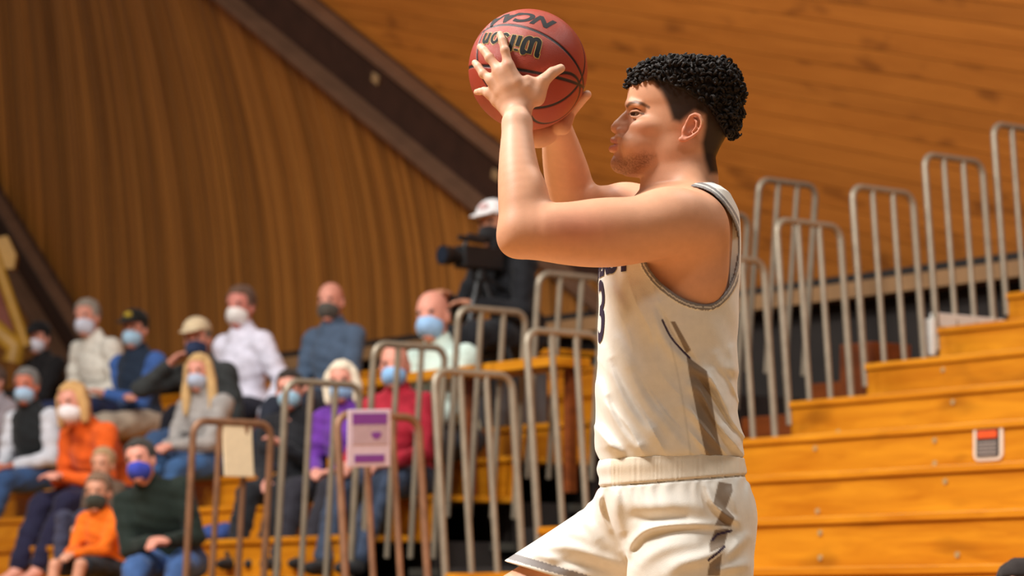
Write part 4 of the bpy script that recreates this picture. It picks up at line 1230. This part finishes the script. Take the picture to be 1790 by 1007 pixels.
WORD = [([(-.064, H_), (-.060, H_ * .9), (-.059, 0), (-.0575, -H_ * .75), (-.051, -H_), (-.0455, -H_ * .6), (-.045, H_ * .9)], 1.0), ([(-.045, H_ * .6), (-.044, -H_ * .6), (-.0385, -H_), (-.032, -H_ * .6), (-.031, H_ * .5), (-.034, H_), (-.038, H_ * .7)], 1.0),
        ([(-.020, H_ * .25), (-.020, -H_ * .95)], .9), ([(-.020, H_ * .75), (-.0199, H_ * .85)], .9), ([(-.008, H_), (-.008, -H_ * .95)], .9),
        ([(.016, H_ * .1), (.010, H_ * .3), (.005, 0), (.011, -H_ * .35), (.016, -H_ * .7), (.010, -H_), (.004, -H_ * .8)], .6),
        ([(.031, H_ * .3), (.0245, -H_ * .05), (.0245, -H_ * .7), (.031, -H_), (.0375, -H_ * .7), (.0375, -H_ * .05), (.031, H_ * .3)], .55),
        ([(.049, H_ * .3), (.049, -H_ * .95)], .7), ([(.050, -H_ * .1), (.055, H_ * .28), (.061, 0), (.062, -H_ * .95)], .7)]
stroke_word('lettering_outline', WORD, .0052, 888, 93, (-1, -.22), M_GOLD, .0004, -1.0, 1.06)
stroke_word('lettering', WORD, .0024, 888, 93, (-1, -.22), M_INK, .0010, -1.0, 1.06)
# ------------------------------------------------------------------ spectators
def rot_z(a): c, s = math.cos(a), math.sin(a); return np.array([[c, -s, 0], [s, c, 0], [0, 0, 1.0]])
def rot_y(a): c, s = math.cos(a), math.sin(a); return np.array([[c, 0, s], [0, 1, 0], [-s, 0, c]])
def rot_x(a): c, s = math.cos(a), math.sin(a); return np.array([[1, 0, 0], [0, c, -s], [0, s, c]])
def ik(a, b, l1, l2, pole):
    a, b, pole = np.array(a, float), np.array(b, float), np.array(pole, float)
    d = b - a; L = np.linalg.norm(d)
    if L > (l1 + l2) * .999: b = a + d / L * (l1 + l2) * .999; d = b - a; L = np.linalg.norm(d)
    x = (l1 * l1 - l2 * l2 + L * L) / (2 * L); h = math.sqrt(max(l1 * l1 - x * x, 0))
    n = d / L; q = pole - n * (pole @ n); q /= np.linalg.norm(q) + 1e-9
    return a + n * x + q * h, b
FWD0 = math.atan2(-VV[1], -VV[0])
CLOTH_CACHE = {}
def cloth(rgb):
    if rgb not in CLOTH_CACHE:
        CLOTH_CACHE[rgb] = plain('cloth_%d_%d_%d' % rgb, lin(*rgb), 0.8, noise=0.16, scale=22, bump=0.15, spec=0.2, sheen=0.1)
    return CLOTH_CACHE[rgb]
SKINS = {}
def skin_mat(rgb):
    if rgb not in SKINS:
        m = plain('skin_%d_%d_%d' % rgb, lin(*rgb), 0.5, noise=0.08, scale=30, spec=0.3); SKINS[rgb] = m
    return SKINS[rgb]
M_EYED = plain('eye_dark', lin(40, 28, 24), 0.3)
EYE_ME = None
SPEC_GROUP = 'masked spectators on the bleacher'

def spectator(label, head, k, lean=8, twist=0, hyaw=20, hpitch=0, top=(60, 60, 60), sleeves=None, legs=(50, 60, 90), shoes=(40, 40, 42),
              skin=(205, 150, 125), hair=('short', (110, 100, 95)), hat=None, mask=(190, 205, 225), arms='lap', feet=None, bare_feet=False,
              size=None, seat_dy=0.06, seat_z=0.0, root_loc=None, bare_legs=False, group=SPEC_GROUP, cat='person', tl=0, hs=1.0):
    """a seated person; local x forward, y left, z up, origin on the seat under the hips"""
    yaw = FWD0 + math.radians(twist)
    Rw = rot_z(yaw)
    la = math.radians(lean); Rl = rot_y(la) @ rot_x(math.radians(tl))
    hip = np.array([0, 0, .10])
    def tr(p): return hip + Rl @ (np.array(p, float) - hip)
    neck0 = tr((0, 0, .56)); headc = tr((.015, 0, .72))
    # place so that the head lands where the photograph shows it
    if root_loc is None:
        voff = BRUN * k + seat_dy
        hw = Rw @ headc
        s = 1.0; x = local_x(head[0], voff)
        for _ in range(12):
            base = BL(x, voff, rowz(k) + seat_z); hp = base + hw * s
            qx = HX + FPX * hp[0] / hp[1]; qz = CAMZ + (HY - head[1]) * hp[1] / FPX
            x += (head[0] - qx) / FPX * hp[1] / abs(UU[0]) * .7
            s = float(np.clip((qz - base[2]) / headc[2], .62, 1.24))
        base = BL(x, voff, rowz(k) + seat_z)
        if size: s = size
    else:
        base = np.array(root_loc); s = size or 1.0
    root = empty('person', base, yaw); root.scale = (s, s, s)
    tag(root, label, cat, group)
    # joints
    sh = {1: tr((0, .175, .50)), -1: tr((0, -.175, .50))}
    W = {'lap': [(.30, .07, .16), (.30, -.07, .16)], 'clasp': [(.40, .035, .20), (.40, -.035, .20)], 'crossed': [(.22, -.10, .30), (.22, .12, .26)], 'knees': [(.38, .13, .16), (.38, -.13, .16)],
         'ear': [(.30, .08, .16), (.13, -.16, .60)], 'down': [(.10, .27, .04), (.08, -.27, .04)], 'chin': [(.25, .06, .40), (.30, -.07, .18)], 'camera': [(.33, .08, .34), (.36, -.12, .40)]}[arms]
    if arms in ('crossed', 'ear', 'chin', 'down', 'camera'): W = [tr(w) if (arms != 'ear' or i == 1) else np.array(w) for i, w in enumerate(W)]
    A = {}
    for i, sd in enumerate((1, -1)):
        pole = np.array([-.5, sd * .6, -.8]) if arms != 'ear' or sd == 1 else np.array([.3, sd * 1.0, -.8])
        el, wr = ik(sh[sd], np.array(W[i], float), .29, .255, pole)
        A[sd] = (sh[sd], el, wr)
    Lg = {}
    ft = feet or [(.64, .10, -.37), (.64, -.10, -.37)]
    for i, sd in enumerate((1, -1)):
        hp_ = np.array([.0, sd * .09, .09])
        kn, an = ik(hp_, np.array(ft[i], float), .44, .46, np.array([.6, sd * .15, 1.0]))
        Lg[sd] = (hp_, kn, an)
    Rh = Rl @ rot_z(math.radians(hyaw)) @ rot_y(math.radians(hpitch - lean * .8))
    def hd(x_, y_, z_): return headc + Rh @ (hs * np.array([x_, y_, z_]))
    # --- body
    b = Field()
    b.add(s_ell(hd(-.012, 0, .03), hs * np.array((.098, .076, .092)), Rh), 0); b.add(s_ell(hd(.022, 0, -.045), hs * np.array((.066, .060, .078)), Rh), .04)
    b.add(s_ell(hd(.065, 0, -.105), hs * np.array((.024, .028, .022)), Rh), .03)
    b.add(s_cone(hd(.083, 0, .012), hd(.102, 0, -.030), .010, .014), .012)
    b.add(s_chain([hd(.075, -.04, .03), hd(.086, 0, .032), hd(.075, .04, .03)], [.010] * 3), .015)
    for sd in (-1, 1): b.add(s_ell(hd(-.012, sd * .079, -.012), hs * np.array((.020, .010, .032)), Rh), .008)
    b.add(s_cone(neck0, hd(-.012, 0, -.06), .058, .055), .03)
    b.add(s_chain([hip + (0, 0, .02), tr((-.01, 0, .32)), tr((0, 0, .50))], [.10, .105, .085]), .04)
    for sd in (1, -1):
        a_, e_, w_ = A[sd]
        b.add(s_chain([tr((0, sd * .09, .50)), a_, e_, w_], [.06, .050, .038, .026], k=.01), .02)
        dr = (w_ - e_); dr /= np.linalg.norm(dr); up = np.array([0, 0, 1.0]); lat = np.cross(up, dr); lat /= np.linalg.norm(lat) + 1e-6; nn = np.cross(dr, lat)
        pc_ = w_ + dr * .05; Rm = np.stack([dr, lat, nn], 1)
        b.add(s_ell(pc_, (.052, .042, .020), Rm), .02)
        for j, fl in enumerate((.062, .072, .067, .052)):
            o_ = lat * (.030 - .020 * j); st_ = w_ + dr * .085 + o_; md = st_ + dr * fl * .55 - nn * .012; en = st_ + dr * fl * .75 - nn * fl * .5
            b.add(s_chain([st_, md, en], [.0105, .010, .009]), .006)
        th0 = w_ + dr * .03 + lat * (.032 if sd < 0 else -.032)
        b.add(s_chain([th0, th0 + dr * .035 + lat * (.02 if sd < 0 else -.02), th0 + dr * .065 + lat * (.018 if sd < 0 else -.018) - nn * .012], [.014, .012, .010]), .008)
        if bare_feet or bare_legs:
            h_, kn, an = Lg[sd]
            b.add(s_chain([h_, kn, an], [.075, .052, .038], k=.01), .02)
            if bare_feet: b.add(s_chain([an, an + (.10, 0, -.05), an + (.17, 0, -.062)], [.036, .030, .020]), .02)
    lo = np.array([-.42, -.48, -.52]); hi = np.array([.98, .48, 1.0])
    v_, q_ = polygonise(b, lo, hi, .0115)
    np_mesh('body', v_, q_, skin_mat(skin), root)
    # --- top
    def torso_field(g):
        f_ = Field()
        f_.add(s_ell(hip + (0, 0, .03), (.135 + g, .165 + g, .13)), 0)
        f_.add(s_cone(hip + (0, 0, .02), tr((-.01, 0, .34)), .125 + g, .130 + g), .04)
        f_.add(s_ell(tr((-.005, 0, .38)), (.125 + g, .180 + g, .17), Rl), .05)
        f_.add(s_cone(tr((-.005, 0, .53)), tr((.0, 0, .595)), .076 + g, .063 + g), .02)
        f_.add(s_chain([tr((-.01, -.16, .49)), tr((-.01, 0, .53)), tr((-.01, .16, .49))], [.062 + g, .065 + g, .062 + g]), .05)
        return f_
    def wrinkle(p): return (.006 * np.sin(p[:, 0] * 38 + 2 * np.sin(p[:, 2] * 21)) * np.sin(p[:, 2] * 44 + p[:, 1] * 19)).astype(F32)
    def arms_into(f_, g, kk=.03):
        for sd in (1, -1):
            a_, e_, w_ = A[sd]
            f_.add(s_chain([a_, a_ + (e_ - a_) * .5, e_, e_ + (w_ - e_) * .9], [.066 + g, .058 + g, .050 + g, .038 + g], k=.02), kk)
    tf = torso_field(.006)
    if sleeves is None: arms_into(tf, .004)
    tf.disp(wrinkle, .006)
    v_, q_ = polygonise(tf, lo, hi, .0135); np_mesh('jacket' if sum(top) < 330 else 'sweater', v_, q_, cloth(top), root)
    if sleeves is not None:
        sf = Field(); arms_into(sf, .004, 0); sf.disp(wrinkle, .006)
        v_, q_ = polygonise(sf, lo, hi, .0135); np_mesh('sleeves', v_, q_, cloth(sleeves), root)
    # --- trousers
    tf = Field()
    tf.add(s_ell(hip + (0, 0, -.01), (.15, .185, .105)), 0)
    for sd in (1, -1):
        h_, kn, an = Lg[sd]
        e_ = kn + (an - kn) * (.93 if not bare_feet else .86)
        if bare_legs: tf.add(s_chain([h_, h_ + (kn - h_) * .8], [.098, .085]), .03)
        else: tf.add(s_chain([h_, h_ + (kn - h_) * .55, kn, kn + (an - kn) * .45, e_], [.100, .090, .072, .068, .060], k=.02), .03)
    tf.cut(s_plane((0, 0, .004), (0, 0, -1)) if False else s_plane((0, 0, -.60), (0, 0, -1)), .004)
    tf.disp(wrinkle, .006)
    v_, q_ = polygonise(tf, lo, hi, .0135); np_mesh('shorts' if bare_legs else 'trousers', v_, q_, cloth(legs), root)
    if not bare_feet:
        for sd in (1, -1):
            an = Lg[sd][2]; f_ = Field()
            f_.add(s_ell(an + (.065, 0, -.035), (.125, .046, .040)), 0); f_.add(s_ell(an + (0, 0, -.015), (.052, .046, .055)), .03)
            f_.cut(s_plane((0, 0, an[2] - .072), (0, 0, -1)), .003)
            v_, q_ = polygonise(f_, an + (-.1, -.08, -.1), an + (.23, .08, .08), .011); np_mesh('shoe', v_, q_, cloth(shoes), root)
    # --- hair, hat, mask, eyes
    if hair and hair[0] != 'bald':
        f_ = Field()
        f_.add(s_ell(hd(-.020, 0, .040), hs * np.array((.108, .087, .100)), Rh), 0)
        f_.sub(s_box(hd(.12, 0, -.06), hs * np.array((.085, .14, .135)), .03, Rh), .012)
        f_.sub(s_box(hd(.02, 0, -.18), hs * np.array((.20, .2, .14)), .03, Rh), .012)
        if hair[0] == 'long':
            for sd in (-1, 1): f_.add(s_chain([hd(.0, sd * .078, .05), hd(.0, sd * .092, -.06), hd(.02, sd * .10, -.16), hd(.05, sd * .095, -.27)], [.030, .034, .034, .018]), .02)
            f_.add(s_chain([hd(-.08, 0, .02), hd(-.085, 0, -.10), hd(-.06, 0, -.22)], [.055, .065, .05]), .03)
        if hair[0] == 'bob':
            for sd in (-1, 1): f_.add(s_chain([hd(-.0, sd * .075, .05), hd(.0, sd * .090, -.03), hd(.015, sd * .088, -.11)], [.032, .036, .026]), .02)
            f_.add(s_chain([hd(-.08, 0, .02), hd(-.085, 0, -.09)], [.055, .05]), .03)
        f_.disp(lambda p: (.004 * np.sin(p[:, 0] * 90) * np.sin(p[:, 1] * 100 + p[:, 2] * 30)).astype(F32), .004)
        v_, q_ = polygonise(f_, headc - .36, headc + .22, .0105); np_mesh('hair', v_, q_, cloth(hair[1]), root)
    elif hair:
        f_ = Field(); f_.add(s_ell(hd(-.020, 0, .012), hs * np.array((.101, .083, .085)), Rh), 0)
        f_.sub(s_box(hd(.13, 0, 0), hs * np.array((.125, .2, .2)), .02, Rh), .01); f_.sub(s_box(hd(-.02, 0, .13), hs * np.array((.2, .2, .10)), .02, Rh), .01); f_.sub(s_box(hd(0, 0, -.17), hs * np.array((.2, .2, .12)), .02, Rh), .01)
        v_, q_ = polygonise(f_, headc - .22, headc + .22, .0105); np_mesh('hair', v_, q_, cloth(hair[1]), root)
    if hat:
        f_ = Field(); f_.add(s_ell(hd(-.012, 0, .055), hs * np.array((.112, .092, .092)), Rh), 0); f_.sub(s_box(hd(0, 0, -.055), hs * np.array((.2, .2, .10)), .01, Rh), .006)
        f_.add(s_ell(hd(.115, 0, .052), hs * np.array((.075, .072, .010)), Rh @ rot_y(.25)), .012)
        v_, q_ = polygonise(f_, headc - .26, headc + .26, .0105); hb = np_mesh('cap', v_, q_, cloth(hat[0]), root)
        if len(hat) > 1:
            f_ = Field(); f_.add(s_ell(hd(.088, 0, .095), hs * np.array((.022, .032, .022)), Rh), 0)
            v_, q_ = polygonise(f_, headc - .1, headc + .2, .0085); np_mesh('cap_badge', v_, q_, cloth(hat[1]), hb)
    if mask:
        f_ = Field(); f_.add(s_ell(hd(.034, 0, -.058), hs * np.array((.074, .070, .066)), Rh), 0); f_.add(s_ell(hd(.088, 0, -.045), hs * np.array((.030, .034, .042)), Rh), .03)
        f_.sub(s_box(hd(-.10, 0, -.05), hs * np.array((.115, .2, .2)), .01, Rh), .006)
        f_.sub(s_box(hd(.06, 0, .095), hs * np.array((.2, .2, .10)), .02, Rh @ rot_y(.12)), .006)
        v_, q_ = polygonise(f_, headc - .2, headc + .2, .0085); np_mesh('face_mask', v_, q_, cloth(mask), root)
    global EYE_ME
    if EYE_ME is None:
        bm = bmesh.new(); bmesh.ops.create_uvsphere(bm, u_segments=10, v_segments=8, radius=.0115); EYE_ME = bpy.data.meshes.new('eye'); bm.to_mesh(EYE_ME); bm.free()
    for sd in (-1, 1):
        o = link_mesh('eye', EYE_ME, M_EYED, root); o.location = hd(.080, sd * .033, .012)
    return root, headc, s

WARMSK, PINK, TAN = (206, 146, 118), (216, 148, 128), (186, 128, 100)
spectator('man in a black cap and black jacket with a white mask at far left', (68, 592), 2, top=(28, 26, 28), legs=(30, 32, 40), hat=((24, 22, 24),), hair=('short', (40, 34, 30)), mask=(214, 212, 224), arms='clasp', skin=PINK, twist=8)
spectator('grey haired man in a cream white sweater and navy trousers on the top row', (152, 556), 2, lean=16, top=(232, 226, 214), legs=(34, 44, 78), hair=('short', (150, 138, 126)), mask=(214, 216, 232), arms='lap', skin=PINK, twist=10)
spectator('man with crossed arms, blue sleeves, dark vest and black cap', (235, 577), 1, lean=4, top=(32, 44, 62), sleeves=(62, 96, 160), legs=(168, 152, 134), hat=((26, 26, 24), (190, 160, 50)), hair=('short', (60, 52, 46)), mask=(170, 206, 232), arms='crossed', skin=PINK, twist=14)
spectator('grey haired man in a black vest with pale grey sleeves and a light blue mask', (46, 676), -1, lean=10, top=(30, 32, 34), sleeves=(206, 206, 214), legs=(50, 76, 116), hair=('short', (120, 116, 112)), mask=(168, 198, 226), arms='lap', skin=(196, 116, 92), twist=16)
spectator('spectator in a grey top cut off by the left frame edge', (-12, 668), 0, top=(150, 140, 146), legs=(40, 50, 80), hair=('short', (90, 70, 60)), mask=(226, 214, 220), arms='clasp', skin=PINK)
spectator('blonde woman in an orange sweater and navy trousers with a white mask', (127, 706), -2, lean=28, top=(222, 92, 26), legs=(30, 28, 54), hair=('bob', (196, 152, 98)), mask=(232, 226, 228), arms='clasp', bare_feet=True, skin=PINK, twist=8, hyaw=16)
spectator('fair haired child just behind the child in the orange hoodie', (180, 824), -3, lean=4, size=.66, hs=1.25, top=(90, 70, 56), legs=(60, 60, 80), hair=('short', (168, 134, 98)), mask=None, arms='lap', skin=WARMSK, feet=[(.50, .09, -.22), (.50, -.09, -.22)], twist=14)
spectator('child in a bright orange hoodie and dark mask in front of the black hoodie man', (172, 872), -4, lean=6, size=.68, hs=1.28, top=(236, 110, 20), legs=(40, 42, 48), hair=('short', (122, 94, 74)), mask=(60, 62, 54), arms='clasp', bare_legs=True, skin=WARMSK, feet=[(.56, .12, -.33), (.56, -.12, -.33)], twist=18)
spectator('man in a black hooded top, blue jeans and royal blue mask at the lower left', (245, 806), -4, lean=20, top=(26, 36, 30), legs=(62, 92, 142), hair=('short', (58, 54, 50)), mask=(60, 72, 176), arms='clasp', skin=PINK, twist=46, hyaw=-6, hpitch=-6, tl=14)
spectator('man in a khaki cap and dark grey jacket holding a hand to his ear', (345, 594), 0, lean=16, top=(54, 56, 56), legs=(60, 84, 120), hat=((206, 184, 150),), hair=('short', (120, 104, 90)), mask=(46, 60, 92), arms='ear', skin=PINK, twist=18)
spectator('woman with long blonde hair in a heather grey sweater and blue jeans', (348, 652), -1, lean=10, top=(158, 152, 148), legs=(56, 88, 130), hair=('long', (200, 162, 110)), mask=(178, 190, 212), arms='clasp', skin=PINK, twist=12)
spectator('man in a white dress shirt and white mask rising above the row', (420, 537), 1, lean=2, top=(226, 222, 238), legs=(34, 34, 44), hair=('short', (104, 78, 64)), mask=(236, 230, 226), arms='down', skin=(206, 130, 116), twist=8)
spectator('bald man in a slate blue jacket with a dark mask on the top row', (578, 528), 1, lean=4, top=(74, 90, 112), legs=(40, 44, 56), hair=('bald', (120, 90, 74)), mask=(84, 80, 74), arms='lap', skin=PINK, twist=12)
spectator('dark haired spectator in black clothes behind the second guard rail', (506, 682), -2, lean=12, top=(30, 30, 34), legs=(28, 28, 32), hair=('short', (46, 36, 30)), mask=(166, 206, 230), arms='chin', skin=PINK, twist=26)
spectator('white haired woman in a purple jacket with a blue mask', (598, 668), -2, lean=10, top=(104, 52, 150), legs=(40, 38, 46), hair=('bob', (228, 214, 190)), mask=(148, 186, 226), arms='lap', skin=PINK, twist=22)
spectator('balding man in a crimson jacket with a blue mask beside the woman in purple', (690, 640), -2, lean=8, top=(168, 34, 52), legs=(62, 74, 96), hair=('bald', (120, 108, 100)), mask=(144, 190, 236), arms='knees', skin=PINK, twist=22)
spectator('bald man in a pale mint shirt with a blue mask behind the wooden counter', (756, 552), -1, lean=10, top=(196, 214, 204), legs=(60, 66, 74), hair=('bald', (96, 80, 70)), mask=(150, 188, 228), arms='clasp', skin=PINK, twist=8)
# camera operator sitting on an equipment case
CASE_K = 0; casex = local_x(872, BRUN * 0 + .22)
case = empty('equipment_case', BL(casex, BRUN * CASE_K + .24, rowz(CASE_K)), BRZ); tag(case, 'grey equipment case under the cameraman behind the guard rails', 'case')
M_CASE = plain('case_grey', lin(84, 86, 90), 0.5, noise=0.1)
MB().box((0, 0, .21), (.46, .36, .42)).build('box', M_CASE, case, bevel=.02)
MB().box((0, 0, .435), (.47, .37, .03)).build('lid', plain('case_dark', lin(52, 54, 58), .5), case, bevel=.01)
MB().tube([(-.09, -.19, .25), (-.09, -.22, .25), (.09, -.22, .25), (.09, -.19, .25)], .010, 8).build('handle', M_BRACE, case, smooth=True)
op, hc_, s_ = spectator('camera operator in black clothes and a white cap seated behind a video camera', (862, 394), 0, lean=16, seat_dy=.24, seat_z=.45, top=(24, 24, 28), legs=(26, 26, 30), hat=((226, 222, 222), (200, 170, 170)), hair=('short', (40, 32, 28)), mask=(40, 38, 40), arms='camera', skin=TAN, shoes=(214, 210, 206), twist=4, feet=[(.52, .10, -.38), (.55, -.10, -.38)], group='camera crew')
# video camera on its tripod
M_BLK = plain('equipment_black', lin(26, 26, 28), .4, noise=.15); M_GLS = plain('lens_glass', lin(30, 36, 48), .1)
cp = P(838, 452, 0, base=float(op.location[1]) - .30)
vc = empty('video_camera', cp, FWD0); tag(vc, 'black video camera on a tripod in front of the camera operator', 'video camera')
MB().box((0, 0, 0), (.30, .11, .13)).build('camera_body', M_BLK, vc, bevel=.012)
MB().tube([(.15, 0, .0), (.20, 0, 0), (.21, 0, 0), (.27, 0, 0)], [.045, .045, .055, .058], 16).build('lens', M_BLK, vc, smooth=True)
MB().disc((.272, 0, 0), (1, 0, 0), .048, .006, 16).build('lens_glass', M_GLS, vc)
MB().tube([(-.10, 0, .06), (-.08, 0, .12), (.08, 0, .13), (.11, 0, .06)], .014, 8).build('handle', M_BLK, vc, smooth=True)
MB().box((-.12, .03, .085), (.10, .05, .06)).build('viewfinder', M_BLK, vc, bevel=.006)
MB().tube([(.02, .07, .09), (.20, .07, .10)], .016, 10).build('microphone', M_BLK, vc, smooth=True)
foot = rowz(-1)
tp = empty('tripod', (cp[0], cp[1], foot), FWD0); tag(tp, 'black tripod under the video camera', 'tripod')
hz = cp[2] - foot - .068
MB().disc((0, 0, hz - .03), (0, 0, 1), .045, .06, 14).build('head', M_BLK, tp, smooth=True)
MB().tube([(0, 0, hz - .05), (0, 0, hz - .45)], .022, 10).build('column', M_BLK, tp, smooth=True)
MB().tube([(-.02, 0, hz - .03), (-.30, .05, hz - .16)], .011, 8).build('pan_handle', M_BLK, tp, smooth=True)
for an in (0.4, 2.5, 4.6):
    MB().tube([(.03 * math.cos(an), .03 * math.sin(an), hz - .08), (.20 * math.cos(an), .20 * math.sin(an), hz * .5), (.26 * math.cos(an), .26 * math.sin(an), .0)], [.026, .020, .014], 8).build('leg', M_BLK, tp, smooth=True)
# wooden counter board in front of the mint shirt
ca, cb_ = local_x(640, BRUN * -1.25), local_x(1000, BRUN * -1.25)
zc = on_v(800, 646, BRUN * -1.25)[2]
ct = empty('writing_counter', BL((ca + cb_) / 2, BRUN * -1.25, rowz(-2)), BRZ); tag(ct, 'narrow honey coloured wooden counter in front of the man in the mint shirt', 'counter')
MB().box((0, 0, zc - rowz(-2) - .03), (cb_ - ca, .26, .055)).build('top_board', M_BENCH, ct, bevel=.006)
for sx_ in (-1, 0, 1):
    MB().box((sx_ * (cb_ - ca) * .46, .05, (zc - rowz(-2) - .06) / 2), (.05, .05, zc - rowz(-2) - .06)).build('post', M_STEP, ct)
# jacket left on a bench
jk = Field(); jc = P(372, 866, 0, base=15.9)
jx = local_x(372, BRUN * -3 + .2); j0 = BL(jx, BRUN * -3 + .2, rowz(-3))
jk.add(s_ell((0, 0, .03), (.20, .14, .055)), 0); jk.add(s_ell((.10, .03, .05), (.11, .10, .05)), .03); jk.add(s_cone((-.1, -.05, .04), (-.24, -.10, .03), .045, .035), .03)
jk.disp(lambda p: (.008 * np.sin(p[:, 0] * 40) * np.sin(p[:, 1] * 45 + 1)).astype(F32), .008); jk.cut(s_plane((0, 0, .001), (0, 0, -1)), .003)
v_, q_ = polygonise(jk, (-.35, -.25, -.03), (.3, .22, .16), .011)
jo = np_mesh('folded_jacket', v_, q_, cloth((44, 66, 124))); jo.location = j0; jo.rotation_euler = (0, 0, BRZ)
tag(jo, 'navy blue jacket lying folded on the bench behind the beige panel', 'jacket')
# person sitting on the floor, only the crown of the head shows at the lower right corner
spectator('dark haired person at the lower right corner, only the crown of the head in view', (0, 0), 0, lean=6, root_loc=(1.465, 7.6, 0.0), size=.87, top=(60, 60, 70), legs=(40, 42, 50), hair=('short', (38, 30, 28)), mask=None, arms='knees', skin=TAN, feet=[(.62, .12, .07), (.62, -.12, .07)], group='people by the court', twist=0)
